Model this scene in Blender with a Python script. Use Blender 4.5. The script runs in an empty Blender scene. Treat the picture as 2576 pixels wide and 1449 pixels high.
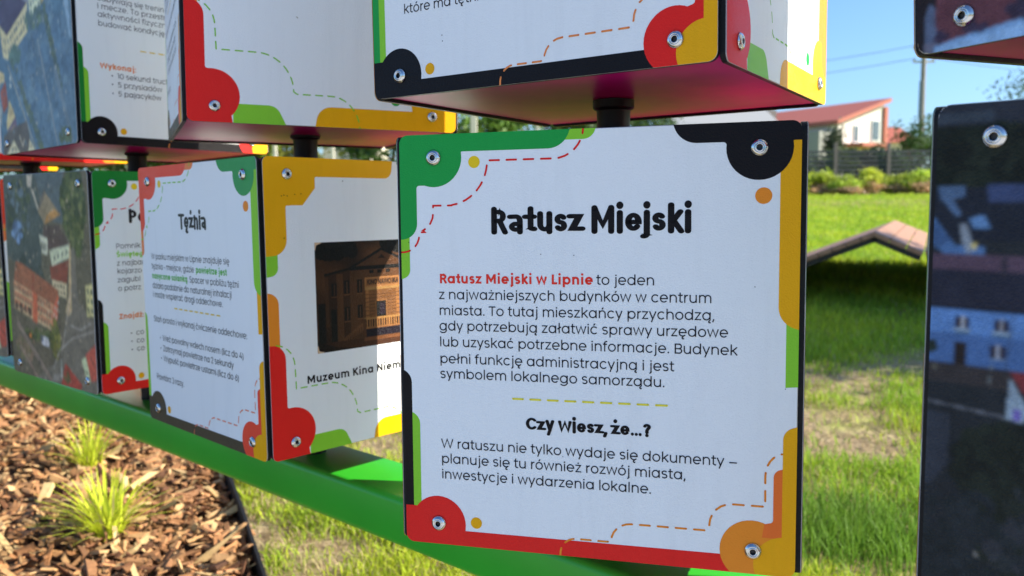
import bpy, bmesh, math, random
import numpy as np
from mathutils import Matrix, Vector

# ------------------------------------------------------------------ camera, sky, sun, exposure
SC = bpy.context.scene
COL = SC.collection
RAD = math.radians
HC = 1.10                                   # height of the phone above the ground
PITCH, ROLL, FPX = -0.10289, -0.00925, 2102.96
cam_d = bpy.data.cameras.new('camera')
cam = bpy.data.objects.new('camera', cam_d)
COL.objects.link(cam)
cam_d.sensor_width = 36.0
cam_d.lens = FPX / 2576 * 36
cam_d.clip_start, cam_d.clip_end = 0.02, 3000
cam_d.dof.use_dof = True
cam_d.dof.focus_distance = 0.84
cam_d.dof.aperture_fstop = 7.0
_r, _f, _u = Vector((1, 0, 0)), Vector((0, math.cos(PITCH), math.sin(PITCH))), Vector((0, -math.sin(PITCH), math.cos(PITCH)))
_c, _s = math.cos(ROLL), math.sin(ROLL)
_r2, _u2 = _c * _r + _s * _u, -_s * _r + _c * _u
cam.matrix_world = Matrix(((_r2.x, _u2.x, -_f.x, 0), (_r2.y, _u2.y, -_f.y, 0), (_r2.z, _u2.z, -_f.z, HC), (0, 0, 0, 1)))
SC.camera = cam

SUN_AZ, SUN_EL = RAD(97.0), RAD(33)         # azimuth clockwise from the view direction
world = bpy.data.worlds.new('World')
SC.world = world
world.use_nodes = True
wn, wl = world.node_tree.nodes, world.node_tree.links
bg = wn['Background']
sky = wn.new('ShaderNodeTexSky')
sky.sky_type = 'NISHITA'
sky.sun_disc = False
sky.sun_elevation = SUN_EL
sky.sun_rotation = SUN_AZ
sky.air_density, sky.dust_density, sky.ozone_density = 1.0, 1.3, 1.0
tint = wn.new('ShaderNodeMixRGB'); tint.blend_type = 'MULTIPLY'; tint.inputs[0].default_value = 1.0
tint.inputs[2].default_value = (0.64, 0.90, 1.26, 1)          # a clear, deep blue morning sky
wl.new(sky.outputs[0], tint.inputs[1]); wl.new(tint.outputs[0], bg.inputs[0])
bg.inputs[1].default_value = 0.095
sun_d = bpy.data.lights.new('sun', 'SUN')
sun = bpy.data.objects.new('sun', sun_d)
COL.objects.link(sun)
sun_d.energy, sun_d.angle, sun_d.color = 5.0, RAD(0.5), (1.0, 0.93, 0.80)
sdir = Vector((math.sin(SUN_AZ) * math.cos(SUN_EL), math.cos(SUN_AZ) * math.cos(SUN_EL), math.sin(SUN_EL)))
sun.rotation_euler = sdir.to_track_quat('Z', 'Y').to_euler()
sun.location = (6, 0, 8)
SC.view_settings.view_transform = 'Standard'
SC.view_settings.look = 'None'
SC.view_settings.exposure = 1.06
SC.view_settings.gamma = 1.0

rnd = random.Random(7)
rng = np.random.default_rng(11)


def at(px, py, Y):
    """world point at depth Y that the photograph (2576 wide) shows at px, py"""
    a, b = px - 1288, py - 724.5
    u, v = _c * a + _s * b, -_s * a + _c * b
    d = _r * (u / FPX) + _f - _u * (v / FPX)
    k = Y / d.y
    return Vector((d.x * k, Y, HC + d.z * k))


def ground(x, y):
    return 0.04 * np.maximum(0, np.minimum(y, 60)) + 0.0 * x


# ------------------------------------------------------------------ materials
def lin(c):
    c = c / 255.0
    return c / 12.92 if c <= 0.04045 else ((c + 0.055) / 1.055) ** 2.4


ILL = (0.46, 0.58, 0.86)                    # colour of open shade on a white board in the photograph


def P(r, g, b, a=1.0):
    """ink colour of something the photograph shows in open shade as r, g, b"""
    return tuple(min(0.86, lin(v) / i * a) for v, i in zip((r, g, b), ILL))


def mat(name):
    m = bpy.data.materials.new(name)
    m.use_nodes = True
    return m, m.node_tree.nodes, m.node_tree.links, m.node_tree.nodes['Principled BSDF']


def simple(name, col, rough=0.5, metal=0.0, spec=0.5, nscale=30, namt=0.12, coat=0.0, bump=0.0, bscale=200):
    m, n, l, b = mat(name)
    tc = n.new('ShaderNodeTexCoord')
    no = n.new('ShaderNodeTexNoise'); no.inputs['Scale'].default_value = nscale; no.inputs['Detail'].default_value = 5
    l.new(tc.outputs['Object'], no.inputs['Vector'])
    mx = n.new('ShaderNodeMix'); mx.data_type = 'RGBA'
    mx.inputs['A'].default_value = tuple(c * (1 - namt) for c in col) + (1,)
    mx.inputs['B'].default_value = tuple(min(1, c * (1 + namt)) for c in col) + (1,)
    l.new(no.outputs['Fac'], mx.inputs['Factor'])
    l.new(mx.outputs['Result'], b.inputs['Base Color'])
    b.inputs['Roughness'].default_value = rough
    b.inputs['Metallic'].default_value = metal
    b.inputs['Specular IOR Level'].default_value = spec
    b.inputs['Coat Weight'].default_value = coat
    b.inputs['Coat Roughness'].default_value = 0.12
    if bump:
        n2 = n.new('ShaderNodeTexNoise'); n2.inputs['Scale'].default_value = bscale; n2.inputs['Detail'].default_value = 4
        l.new(tc.outputs['Object'], n2.inputs['Vector'])
        bp = n.new('ShaderNodeBump'); bp.inputs['Strength'].default_value = bump; bp.inputs['Distance'].default_value = 0.01
        l.new(n2.outputs['Fac'], bp.inputs['Height']); l.new(bp.outputs['Normal'], b.inputs['Normal'])
    return m


def laminate(name, rough, bump, noisy=0.0):
    """printed high pressure laminate: ink from the mesh's own print, leather grain"""
    m, n, l, b = mat(name)
    at_ = n.new('ShaderNodeAttribute'); at_.attribute_name = 'ink'
    tc = n.new('ShaderNodeTexCoord')
    wv = n.new('ShaderNodeTexNoise'); wv.inputs['Scale'].default_value = 260; wv.inputs['Detail'].default_value = 2
    l.new(tc.outputs['Object'], wv.inputs['Vector'])
    ad = n.new('ShaderNodeMixRGB'); ad.blend_type = 'ADD'; ad.inputs[0].default_value = 0.004
    l.new(tc.outputs['Object'], ad.inputs[1]); l.new(wv.outputs['Color'], ad.inputs[2])
    vo = n.new('ShaderNodeTexVoronoi'); vo.feature = 'DISTANCE_TO_EDGE'; vo.inputs['Scale'].default_value = 360
    l.new(ad.outputs[0], vo.inputs['Vector'])
    rp = n.new('ShaderNodeValToRGB'); rp.color_ramp.elements[0].position = 0.0; rp.color_ramp.elements[1].position = 0.28
    l.new(vo.outputs['Distance'], rp.inputs[0])
    no = n.new('ShaderNodeTexNoise'); no.inputs['Scale'].default_value = 900
    l.new(tc.outputs['Object'], no.inputs['Vector'])
    hm = n.new('ShaderNodeMath'); hm.operation = 'MULTIPLY_ADD'; hm.inputs[1].default_value = 0.35
    l.new(no.outputs['Fac'], hm.inputs[0]); l.new(rp.outputs['Color'], hm.inputs[2])
    bp = n.new('ShaderNodeBump'); bp.inputs['Strength'].default_value = bump; bp.inputs['Distance'].default_value = 0.0006
    l.new(hm.outputs[0], bp.inputs['Height'])
    l.new(bp.outputs['Normal'], b.inputs['Normal'])
    # faint dust and wear
    du = n.new('ShaderNodeTexNoise'); du.inputs['Scale'].default_value = 14; du.inputs['Detail'].default_value = 6
    l.new(tc.outputs['Object'], du.inputs['Vector'])
    dr = n.new('ShaderNodeMapRange'); dr.inputs['From Min'].default_value = 0.35; dr.inputs['From Max'].default_value = 0.75
    dr.inputs['To Min'].default_value = rough - 0.05; dr.inputs['To Max'].default_value = rough + 0.12
    l.new(du.outputs['Fac'], dr.inputs['Value']); l.new(dr.outputs['Result'], b.inputs['Roughness'])
    sc_ = n.new('ShaderNodeMapping'); sc_.inputs['Scale'].default_value = (34, 3.2, 34)
    l.new(tc.outputs['Object'], sc_.inputs['Vector'])
    sn = n.new('ShaderNodeTexNoise'); sn.inputs['Scale'].default_value = 1.0; sn.inputs['Detail'].default_value = 6; sn.inputs['Roughness'].default_value = .7
    l.new(sc_.outputs[0], sn.inputs['Vector'])
    sr = n.new('ShaderNodeMapRange'); sr.inputs['From Min'].default_value = .50; sr.inputs['From Max'].default_value = .85
    sr.inputs['To Min'].default_value = 1.0; sr.inputs['To Max'].default_value = .93
    l.new(sn.outputs['Fac'], sr.inputs['Value'])
    sm = n.new('ShaderNodeMixRGB'); sm.blend_type = 'MULTIPLY'; sm.inputs[0].default_value = 1
    l.new(at_.outputs['Color'], sm.inputs[1]); l.new(sr.outputs['Result'], sm.inputs[2])
    col = sm.outputs[0]
    if noisy:
        n3 = n.new('ShaderNodeTexNoise'); n3.inputs['Scale'].default_value = 420; n3.inputs['Detail'].default_value = 3
        l.new(tc.outputs['Object'], n3.inputs['Vector'])
        mr = n.new('ShaderNodeMapRange'); mr.inputs['To Min'].default_value = 1 - noisy; mr.inputs['To Max'].default_value = 1 + noisy
        l.new(n3.outputs['Fac'], mr.inputs['Value'])
        mm = n.new('ShaderNodeMixRGB'); mm.blend_type = 'MULTIPLY'; mm.inputs[0].default_value = 1
        l.new(col, mm.inputs[1]); l.new(mr.outputs['Result'], mm.inputs[2]); col = mm.outputs[0]
    l.new(col, b.inputs['Base Color'])
    b.inputs['Specular IOR Level'].default_value = 0.16
    return m


def tinted(name, rough=0.7, scale=60, amt=0.35, trans=0.0, spec=0.3):
    """colour of each piece from the mesh, broken up by noise"""
    m, n, l, b = mat(name)
    a = n.new('ShaderNodeAttribute'); a.attribute_name = 'ink'
    tc = n.new('ShaderNodeTexCoord')
    no = n.new('ShaderNodeTexNoise'); no.inputs['Scale'].default_value = scale; no.inputs['Detail'].default_value = 5
    l.new(tc.outputs['Object'], no.inputs['Vector'])
    mr = n.new('ShaderNodeMapRange'); mr.inputs['To Min'].default_value = 1 - amt; mr.inputs['To Max'].default_value = 1 + amt
    l.new(no.outputs['Fac'], mr.inputs['Value'])
    mm = n.new('ShaderNodeMixRGB'); mm.blend_type = 'MULTIPLY'; mm.inputs[0].default_value = 1
    l.new(a.outputs['Color'], mm.inputs[1]); l.new(mr.outputs['Result'], mm.inputs[2])
    l.new(mm.outputs[0], b.inputs['Base Color'])
    b.inputs['Roughness'].default_value = rough
    b.inputs['Specular IOR Level'].default_value = spec
    if trans:
        t = n.new('ShaderNodeBsdfTranslucent'); l.new(mm.outputs[0], t.inputs['Color'])
        ms = n.new('ShaderNodeMixShader'); ms.inputs[0].default_value = trans
        out = n['Material Output']
        l.new(b.outputs[0], ms.inputs[1]); l.new(t.outputs[0], ms.inputs[2]); l.new(ms.outputs[0], out.inputs['Surface'])
    return m


M_LAM = laminate('printed_laminate', 0.40, 0.30)
M_PHOTO = laminate('photo_laminate', 0.42, 0.6, 0.16)
M_STEEL = simple('stainless_steel', (0.62, 0.62, 0.60), 0.16, 1.0, namt=0.06, nscale=80)
M_SOCKET = simple('dark_socket', (0.015, 0.015, 0.016), 0.5)
M_PLATE = simple('magenta_plate', (0.50, 0.005, 0.17), 0.40, 0.0, 0.22, nscale=25, namt=0.2, coat=0.0)
M_BLACK = simple('black_plastic', (0.006, 0.006, 0.007), 0.42, spec=0.25, nscale=90)
M_GREEN = simple('green_powder_coat', (0.030, 0.42, 0.022), 0.36, 0.0, 0.5, nscale=11, namt=0.13, bump=0.05, bscale=500)
M_LEAF = tinted('leaf', 0.55, 3, 0.3, 0.35)
M_BLADE = tinted('grass_blade', 0.6, 6, 0.25, 0.4)
M_CHIP = tinted('bark_chip', 0.8, 90, 0.45)
M_BARK = simple('bark', (0.09, 0.065, 0.045), 0.9, nscale=12, namt=0.4, bump=0.5, bscale=30)


# ------------------------------------------------------------------ object helpers
def link(name, me, parent=None, m=None):
    o = bpy.data.objects.new(name, me)
    COL.objects.link(o)
    if parent is not None:
        o.parent = parent
    if m is not None and me is not None:
        for x in (m if isinstance(m, (list, tuple)) else [m]):
            me.materials.append(x)
    return o


def tag(o, label=None, cat=None, group=None, kind=None):
    for k, v in (('label', label), ('category', cat), ('group', group), ('kind', kind)):
        if v:
            o[k] = v
    return o


def empty(name, loc, rot=(0, 0, 0)):
    o = bpy.data.objects.new(name, None)
    o.empty_display_size = 0.1
    COL.objects.link(o)
    o.location = loc
    o.rotation_euler = rot
    return o


def add_box(bm, c, s, rot=None, bevel=0.0):
    r = bmesh.ops.create_cube(bm, size=1)
    vs = r['verts']
    mt = Matrix.Translation(c) @ (rot.to_4x4() if rot is not None else Matrix()) @ Matrix.Diagonal((*s, 1))
    bmesh.ops.transform(bm, matrix=mt, verts=vs)
    if bevel:
        es = list({e for v in vs for e in v.link_edges})
        bmesh.ops.bevel(bm, geom=es, offset=bevel, segments=3, affect='EDGES', profile=0.5)


def add_lathe(bm, prof, seg=24, mt=None):
    rings = []
    for r, z in prof:
        if r < 1e-6:
            rings.append([bm.verts.new((0, 0, z))])
        else:
            rings.append([bm.verts.new((r * math.cos(2 * math.pi * k / seg), r * math.sin(2 * math.pi * k / seg), z)) for k in range(seg)])
    for a, b in zip(rings, rings[1:]):
        for k in range(seg):
            q = (k + 1) % seg
            if len(a) == 1 and len(b) == 1:
                continue
            if len(a) == 1:
                bm.faces.new((a[0], b[k], b[q]))
            elif len(b) == 1:
                bm.faces.new((a[k], b[0], a[q]))
            else:
                bm.faces.new((a[k], b[k], b[q], a[q]))
    if mt is not None:
        bmesh.ops.transform(bm, matrix=mt, verts=[v for r in rings for v in r])


def add_tube(bm, pts, rad, seg=8):
    pts = [Vector(p) for p in pts]
    rads = rad if isinstance(rad, (list, tuple)) else [rad] * len(pts)
    prev = None
    for i, p in enumerate(pts):
        t = (pts[min(i + 1, len(pts) - 1)] - pts[max(i - 1, 0)]).normalized()
        a = t.orthogonal().normalized() if abs(t.z) > 0.9 else t.cross(Vector((0, 0, 1))).normalized()
        b = t.cross(a)
        ring = [bm.verts.new(p + rads[i] * (math.cos(2 * math.pi * k / seg) * a + math.sin(2 * math.pi * k / seg) * b)) for k in range(seg)]
        if prev:
            for k in range(seg):
                bm.faces.new((prev[k], prev[(k + 1) % seg], ring[(k + 1) % seg], ring[k]))
        else:
            bm.faces.new(ring[::-1])
        prev = ring
    bm.faces.new(prev)


def done(bm, name, m, parent=None, smooth=False, angle=None):
    me = bpy.data.meshes.new(name)
    bmesh.ops.recalc_face_normals(bm, faces=bm.faces)
    bm.to_mesh(me)
    bm.free()
    o = link(name, me, parent, m)
    if smooth:
        for p in me.polygons:
            p.use_smooth = True
        if angle:
            me.set_sharp_from_angle(angle=RAD(angle))
    return o


def soup(name, verts, faces_n, m, cols=None, parent=None):
    """mesh from verts (n,3) in runs of faces_n corners; one colour per face"""
    nv = len(verts)
    nf = nv // faces_n
    me = bpy.data.meshes.new(name)
    me.vertices.add(nv); me.loops.add(nv); me.polygons.add(nf)
    me.vertices.foreach_set('co', np.asarray(verts, dtype=np.float32).ravel())
    me.loops.foreach_set('vertex_index', np.arange(nv, dtype=np.int32))
    me.polygons.foreach_set('loop_start', np.arange(0, nv, faces_n, dtype=np.int32))
    me.update(calc_edges=True)
    if cols is not None:
        a = me.attributes.new('ink', 'FLOAT_COLOR', 'POINT')
        c = np.ones((nv, 4), dtype=np.float32)
        c[:, :3] = np.repeat(np.asarray(cols), faces_n, axis=0)
        a.data.foreach_set('color', c.ravel())
    return link(name, me, parent, m)


# ------------------------------------------------------------------ lettering: a geometric stroke alphabet
def arc(cx, cy, rx, ry, a0, a1, n=14):
    return [(cx + rx * math.cos(RAD(a0 + (a1 - a0) * k / n)), cy + ry * math.sin(RAD(a0 + (a1 - a0) * k / n))) for k in range(n + 1)]


XH, CH, AH, DH = 0.55, 0.70, 0.745, -0.20


def glyph(ch, w, head=False):
    """-> left bearing, width, right bearing, strokes (open polylines; closed when first == last)"""
    h = w / 2
    R = 0.27 if not head else 0.25
    ry = XH / 2 + 0.01 - h
    rx = R - h
    cy = XH / 2
    el = lambda cx: arc(cx, cy, rx, ry, 0, 360, 26)
    rb, sb, db = 0.040, 0.072, 0.018
    if head:
        rb, sb, db = 0.026, 0.036, 0.008
    base = {'ą': 'a', 'ę': 'e', 'ć': 'c', 'ś': 's', 'ń': 'n', 'ó': 'o', 'ź': 'z', 'ż': 'z', 'ł': 'l', 'Ś': 'S'}
    if ch in base:
        lb, W, rbb, st = glyph(base[ch], w, head)
        st = list(st)
        if ch in 'ąę':
            x = W - h - 0.01 if ch == 'ą' else W * 0.60
            st.append([(x, 0.0), (x - 0.075, -0.07), (x - 0.075, -0.13), (x - 0.03, -0.165), (x + 0.05, -0.16)])
        elif ch in 'ćśńóź':
            st.append([(W / 2 - 0.03, 0.625), (W / 2 + 0.075, 0.755)])
        elif ch == 'Ś':
            st.append([(W / 2 - 0.03, 0.78), (W / 2 + 0.075, 0.90)])
        elif ch == 'ż':
            st.append(('dot', W / 2, 0.625 + h * 1.15, max(h * 1.15, 0.052)))
        elif ch == 'ł':
            st.append([(h - 0.135, 0.30), (h + 0.135, 0.46)])
            lb += 0.03; rbb += 0.03
        return lb, W, rbb, st
    dot = lambda x, y: ('dot', x, y, max(h * 1.15, 0.054))
    if ch == ' ':
        return 0, 0.25 if not head else 0.2, 0, []
    if ch == 'a':
        if head:
            W = 0.47
            return rb, W, sb, [[(0.05, XH - h * 0.8 - .015)] + arc(W - h - .13, XH - h - .12, .13, .12 + 0.01, 90, 0, 6) + [(W - h, 0)], arc(W - h - 0.13, 0.165, 0.13, 0.165 - h + .015, 0, 360, 20), ]
        W = 2 * R + 0.01
        return rb, W, sb, [el(R), [(W - h, XH), (W - h, 0)]]
    if ch in 'bp':
        W = 2 * R + 0.01
        return sb, W, rb, [el(W - R), [(h, AH), (h, 0)] if ch == 'b' else [(h, XH), (h, DH)]]
    if ch in 'dq':
        W = 2 * R + 0.01
        return rb, W, sb, [el(R), [(W - h, AH), (W - h, 0)] if ch == 'd' else [(W - h, XH), (W - h, DH)]]
    if ch == 'c':
        return rb, 2 * R - 0.03, rb * .6, [arc(R, cy, rx, ry, 42, 318, 20)]
    if ch == 'e':
        return rb, 2 * R, rb, [[(h + .01, cy - .005), (2 * R - h, cy - .005)] + arc(R, cy, rx, ry, 0, 318, 24)]
    if ch == 'o':
        return rb, 2 * R, rb, [el(R)]
    if ch == 'g':
        W = 2 * R + 0.01
        return rb, W, sb, [el(R), [(W - h, XH), (W - h, 0.02)] + arc(R, 0.02, W - h - R, 0.22 - h + .01, 0, -155, 12)]
    if ch in 'nhr':
        W = 0.48 if not head else .46
        r = W / 2 - h
        yc = XH + 0.01 - h - r
        top = AH if ch == 'h' else XH
        if ch == 'r':
            return sb, 0.27, 0.012, [[(h, XH), (h, 0)], arc(h + 0.20, XH - h + .005 - .2, 0.20, 0.20, 165, 88, 7)]
        return sb, W, sb * .9, [[(h, top), (h, 0)], arc(W / 2, yc, r, r, 180, 0, 14) + [(W - h, 0)]]
    if ch == 'm':
        W = 0.80
        r = (W - 3 * w) / 4 + h
        r = (W / 2 - w / 2) / 2
        yc = XH + 0.01 - h - r
        return sb, W, sb * .9, [[(h, XH), (h, 0)], arc(h + r, yc, r, r, 180, 0, 12) + [(h + 2 * r, 0)], arc(h + 3 * r, yc, r, r, 180, 0, 12) + [(W - h, 0)]]
    if ch == 'u':
        W = 0.48
        r = W / 2 - h
        yc = h + r - 0.01
        return sb * .9, W, sb, [[(W - h, XH), (W - h, 0)], [(h, XH)] + arc(W / 2, yc, r, r, 180, 360, 14)]
    if ch == 'i':
        return sb, w, sb, [[(h, XH), (h, 0)], dot(h, 0.625 + h * 1.3)]
    if ch == 'j':
        return (sb * .4 if not head else -.06), w + 0.09, sb, [[(w + .09 - h, XH), (w + .09 - h, -0.08)] + arc(w + .09 - h - .1, -0.08, .1, .12 - h + .03, 0, -95, 8), dot(w + .09 - h, 0.625 + h * 1.3)]
    if ch == 'k':
        return sb, 0.45, db, [[(h, AH), (h, 0)], [(0.45 - h * .9, XH), (h + .02, 0.245)], [(0.17, 0.30), (0.45 - h * .6, 0)]]
    if ch == 'l':
        return sb, w, sb, [[(h, AH), (h, 0)]]
    if ch == 't':
        x = 0.09 + h
        return db + (.02 if head else 0), 0.31, db + (.045 if head else 0), [[(x, 0.70), (x, 0.13)] + arc(x + .12, 0.13, 0.12, 0.13 - h, 180, 268, 7) + [(0.31, h)], [(0, XH - h), (0.30, XH - h)]]
    if ch == 'f':
        x = 0.09 + h
        return db, 0.31, db * .5, [[(x, 0), (x, AH - h - .12)] + arc(x + .12, AH - h - .12, .12, .12, 180, 92, 7) + [(.31, AH - h)], [(0, XH - h), (0.29, XH - h)]]
    if ch == 's':
        W = 0.40
        r = W / 2 - h
        t, b_ = XH + .01 - h, -0.01 + h
        mid = 0.283
        q1 = (t - mid) / 2; q2 = (mid - b_) / 2
        return rb, W, rb, [arc(W / 2, mid + q1, r * .96, q1, 28, 262, 14) + arc(W / 2, mid - q2, r, q2, 82, -152, 14)]
    if ch == 'w':
        k = h * .9
        return db, 0.76, db, [[(k, XH), (0.20, h * .7), (0.38, XH - h * .3), (0.56, h * .7), (0.76 - k, XH)]]
    if ch == 'y':
        k = h * .95
        return db, 0.50, db, [[(k, XH), (0.255, 0.02)], [(0.50 - k, XH), (0.165, DH)]]
    if ch == 'z':
        W = .42
        return 0.035, W, 0.035, [[(0.01, XH - h), (W - h * 1.1, XH - h), (h * 1.1, h), (W, h)]]
    # capitals
    if ch in 'RPB':
        W = 0.50
        t, m_ = CH - h, 0.345 if ch != 'P' else 0.30
        q = (t - m_) / 2
        st = [[(h, CH), (h, 0)], [(h, t), (W - q - h - .02, t)] + arc(W - q - h - .02, m_ + q, q, q, 90, -90, 12) + [(h, m_)]]
        if ch == 'R':
            st.append([(0.27, m_), (W - h * .5, 0)])
        if ch == 'B':
            q2 = (m_ - h) / 2
            st.append([(h, m_), (W - q2 - h, m_)] + arc(W - q2 - h, h + q2, q2, q2, 90, -90, 12) + [(h, h)])
        return sb, W, 0.03, st
    if ch == 'M':
        W = 0.70
        return sb, W, sb, [[(h, 0), (h, CH)], [(W - h, CH), (W - h, 0)], [(h * 1.1, CH - h * .35), (W / 2, 0.20), (W - h * 1.1, CH - h * .35)]]
    if ch == 'N':
        W = 0.57
        return sb, W, sb, [[(h, 0), (h, CH)], [(W - h, CH), (W - h, 0)], [(h, CH - h), (W - h, h)]]
    if ch == 'L':
        return sb, 0.38, 0.02, [[(h, CH), (h, h), (0.38, h)]]
    if ch == 'T':
        return db, 0.50, db, [[(0, CH - h), (0.50, CH - h)], [(0.25, CH - h), (0.25, 0)]]
    if ch == 'W':
        k = h * .9
        return db, 0.94, db, [[(k, CH), (0.245, h * .7), (0.47, CH - h * .3), (0.695, h * .7), (0.94 - k, CH)]]
    if ch in 'CS':
        if ch == 'C':
            return rb, 0.60, rb, [arc(0.34, CH / 2, 0.34 - h, CH / 2 + .01 - h, 45, 315, 22)]
        W = 0.50
        r = W / 2 - h
        t, b_, mid = CH + .01 - h, -0.01 + h, .36
        q1, q2 = (t - mid) / 2, (mid - b_) / 2
        return rb, W, rb, [arc(W / 2, mid + q1, r * .95, q1, 28, 262, 14) + arc(W / 2, mid - q2, r, q2, 82, -152, 14)]
    if ch == 'O':
        return rb, 0.7, rb, [arc(0.35, CH / 2, 0.35 - h, CH / 2 + .01 - h, 0, 360, 26)]
    if ch == 'A':
        return db, 0.64, db, [[(h, 0), (0.32, CH - h * .6), (0.64 - h, 0)], [(0.15, 0.2), (0.49, 0.2)]]
    if ch == 'J':
        return rb, 0.36, sb, [[(0.36 - h, CH), (0.36 - h, 0.17)] + arc(0.18, 0.17, 0.18 - h, 0.18 - h, 0, -160, 10)]
    if ch == 'I':
        return sb, w, sb, [[(h, 0), (h, CH)]]
    if ch == 'K':
        return sb, 0.54, db, [[(h, CH), (h, 0)], [(0.54 - h, CH), (h, 0.29)], [(0.20, 0.38), (0.54 - h * .6, 0)]]
    if ch == 'Z':
        W = .52
        return .03, W, .03, [[(0, CH - h), (W - h * 1.1, CH - h), (h * 1.1, h), (W, h)]]
    # digits
    if ch == '0':
        return rb, 0.54, rb, [arc(.27, CH / 2, .27 - h, CH / 2 + .01 - h, 0, 360, 24)]
    if ch == '1':
        return 0.02, 0.22, 0.07, [[(0, CH - h - .03), (.22 - h, CH - h)], [(.22 - h, CH), (.22 - h, 0)]]
    if ch == '2':
        W = .48
        return rb, W, rb, [arc(W / 2, CH - .22, W / 2 - h, .23 - h, 170, -25, 12) + [(h + .02, h), (W, h)]]
    if ch == '3':
        W = .48
        return rb, W, rb, [arc(W / 2, CH - .175, W / 2 - h - .02, .18 - h / 2, 150, -80, 12), arc(W / 2, .19, W / 2 - h, .2 - h / 2, 90, -155, 12)]
    if ch == '4':
        W = .54
        return rb, W, rb, [[(.36, CH), (h, .2), (W, .2)], [(.39, .42), (.39, 0)]]
    if ch == '5':
        W = .48
        return rb, W, rb, [[(W - .03, CH - h), (.1, CH - h), (.06, .36)] + arc(W / 2 - .01, .22, W / 2 - h, .23 - h, 120, -150, 14)]
    if ch == '6':
        W = .50
        return rb, W, rb, [arc(W / 2, .23, W / 2 - h, .24 - h, 0, 360, 20), [(.33, CH), (h + .02, .28)]]
    # punctuation
    if ch == '.':
        return 0.05, 0.11, 0.05, [('dot', .055, .055, max(.055, h))]
    if ch == ':':
        return 0.05, 0.11, 0.05, [('dot', .055, .055, max(.055, h)), ('dot', .055, .42, max(.055, h))]
    if ch == ',':
        return 0.03, 0.12, 0.05, [[(.10, .09 if not head else .06), (.03, -.12)]]
    if ch == '…':
        r = .06 if not head else .085
        return .04, .42 + 2 * r, .04, [('dot', r + .21 * k, r, r) for k in range(3)]
    if ch in '–-':
        W = .5 if ch == '–' else .28
        return .05, W, .05, [[(0, .26), (W, .26)]]
    if ch == '(':
        return .04, .17, .03, [arc(.35, .27, .32, .50, 130, 230, 10)]
    if ch == ')':
        return .03, .17, .04, [arc(-.18, .27, .32, .50, 50, -50, 10)]
    if ch == '?':
        W = .42
        return rb, W, rb, [arc(W / 2, CH - .19, W / 2 - h, .2 - h, 165, -60, 12) + [(W / 2, .31), (W / 2, .20)], ('dot', W / 2, .06, max(.055, h))]
    if ch == '•':
        return .02, .14, .05, [('dot', .07, .27, .075)]
    return .05, .4, .05, [[(h, 0), (h, CH)]]


def strip(pts, w, ky=1.0):
    """quads along a polyline with mitred joints"""
    closed = abs(pts[0][0] - pts[-1][0]) + abs(pts[0][1] - pts[-1][1]) < 1e-9 and len(pts) > 3
    if closed:
        pts = pts[:-1]
    n = len(pts)
    L, Rr = [], []
    for i in range(n):
        a = pts[i - 1] if (i > 0 or closed) else None
        b = pts[(i + 1) % n] if (i < n - 1 or closed) else None
        p = pts[i]
        def nrm(q0, q1):
            dx, dy = q1[0] - q0[0], q1[1] - q0[1]
            k = math.hypot(dx, dy) or 1e-9
            return (-dy / k, dx / k)
        if a is None:
            m_ = nrm(p, b); sc = 1
        elif b is None:
            m_ = nrm(a, p); sc = 1
        else:
            n1, n2 = nrm(a, p), nrm(p, b)
            mx, my = n1[0] + n2[0], n1[1] + n2[1]
            k = math.hypot(mx, my)
            if k < 1e-6:
                m_, sc = n1, 1
            else:
                m_ = (mx / k, my / k)
                sc = min(1.9, 1 / max(0.3, m_[0] * n1[0] + m_[1] * n1[1]))
        L.append((p[0] + m_[0] * w / 2 * sc, p[1] + m_[1] * w / 2 * sc * ky))
        Rr.append((p[0] - m_[0] * w / 2 * sc, p[1] - m_[1] * w / 2 * sc * ky))
    out = []
    for i in range(n if closed else n - 1):
        j = (i + 1) % n
        out.append([Rr[i], Rr[j], L[j], L[i]])
    return out


# ------------------------------------------------------------------ panels: what is printed on them
PW, PH, PT = 0.388, 0.4225, 0.006
WHITE = P(167, 188, 222)
C_GREEN, C_DGREEN, C_LGREEN = P(18, 122, 62), P(14, 98, 42), P(96, 160, 48)
C_BLACK, C_INK = P(9, 8, 14), P(8, 8, 22)
C_YEL, C_RED, C_ORG = P(206, 134, 6), P(164, 26, 28), P(214, 110, 36)
C_DYEL, C_CORAL = P(214, 158, 30), P(178, 60, 50)


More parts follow.
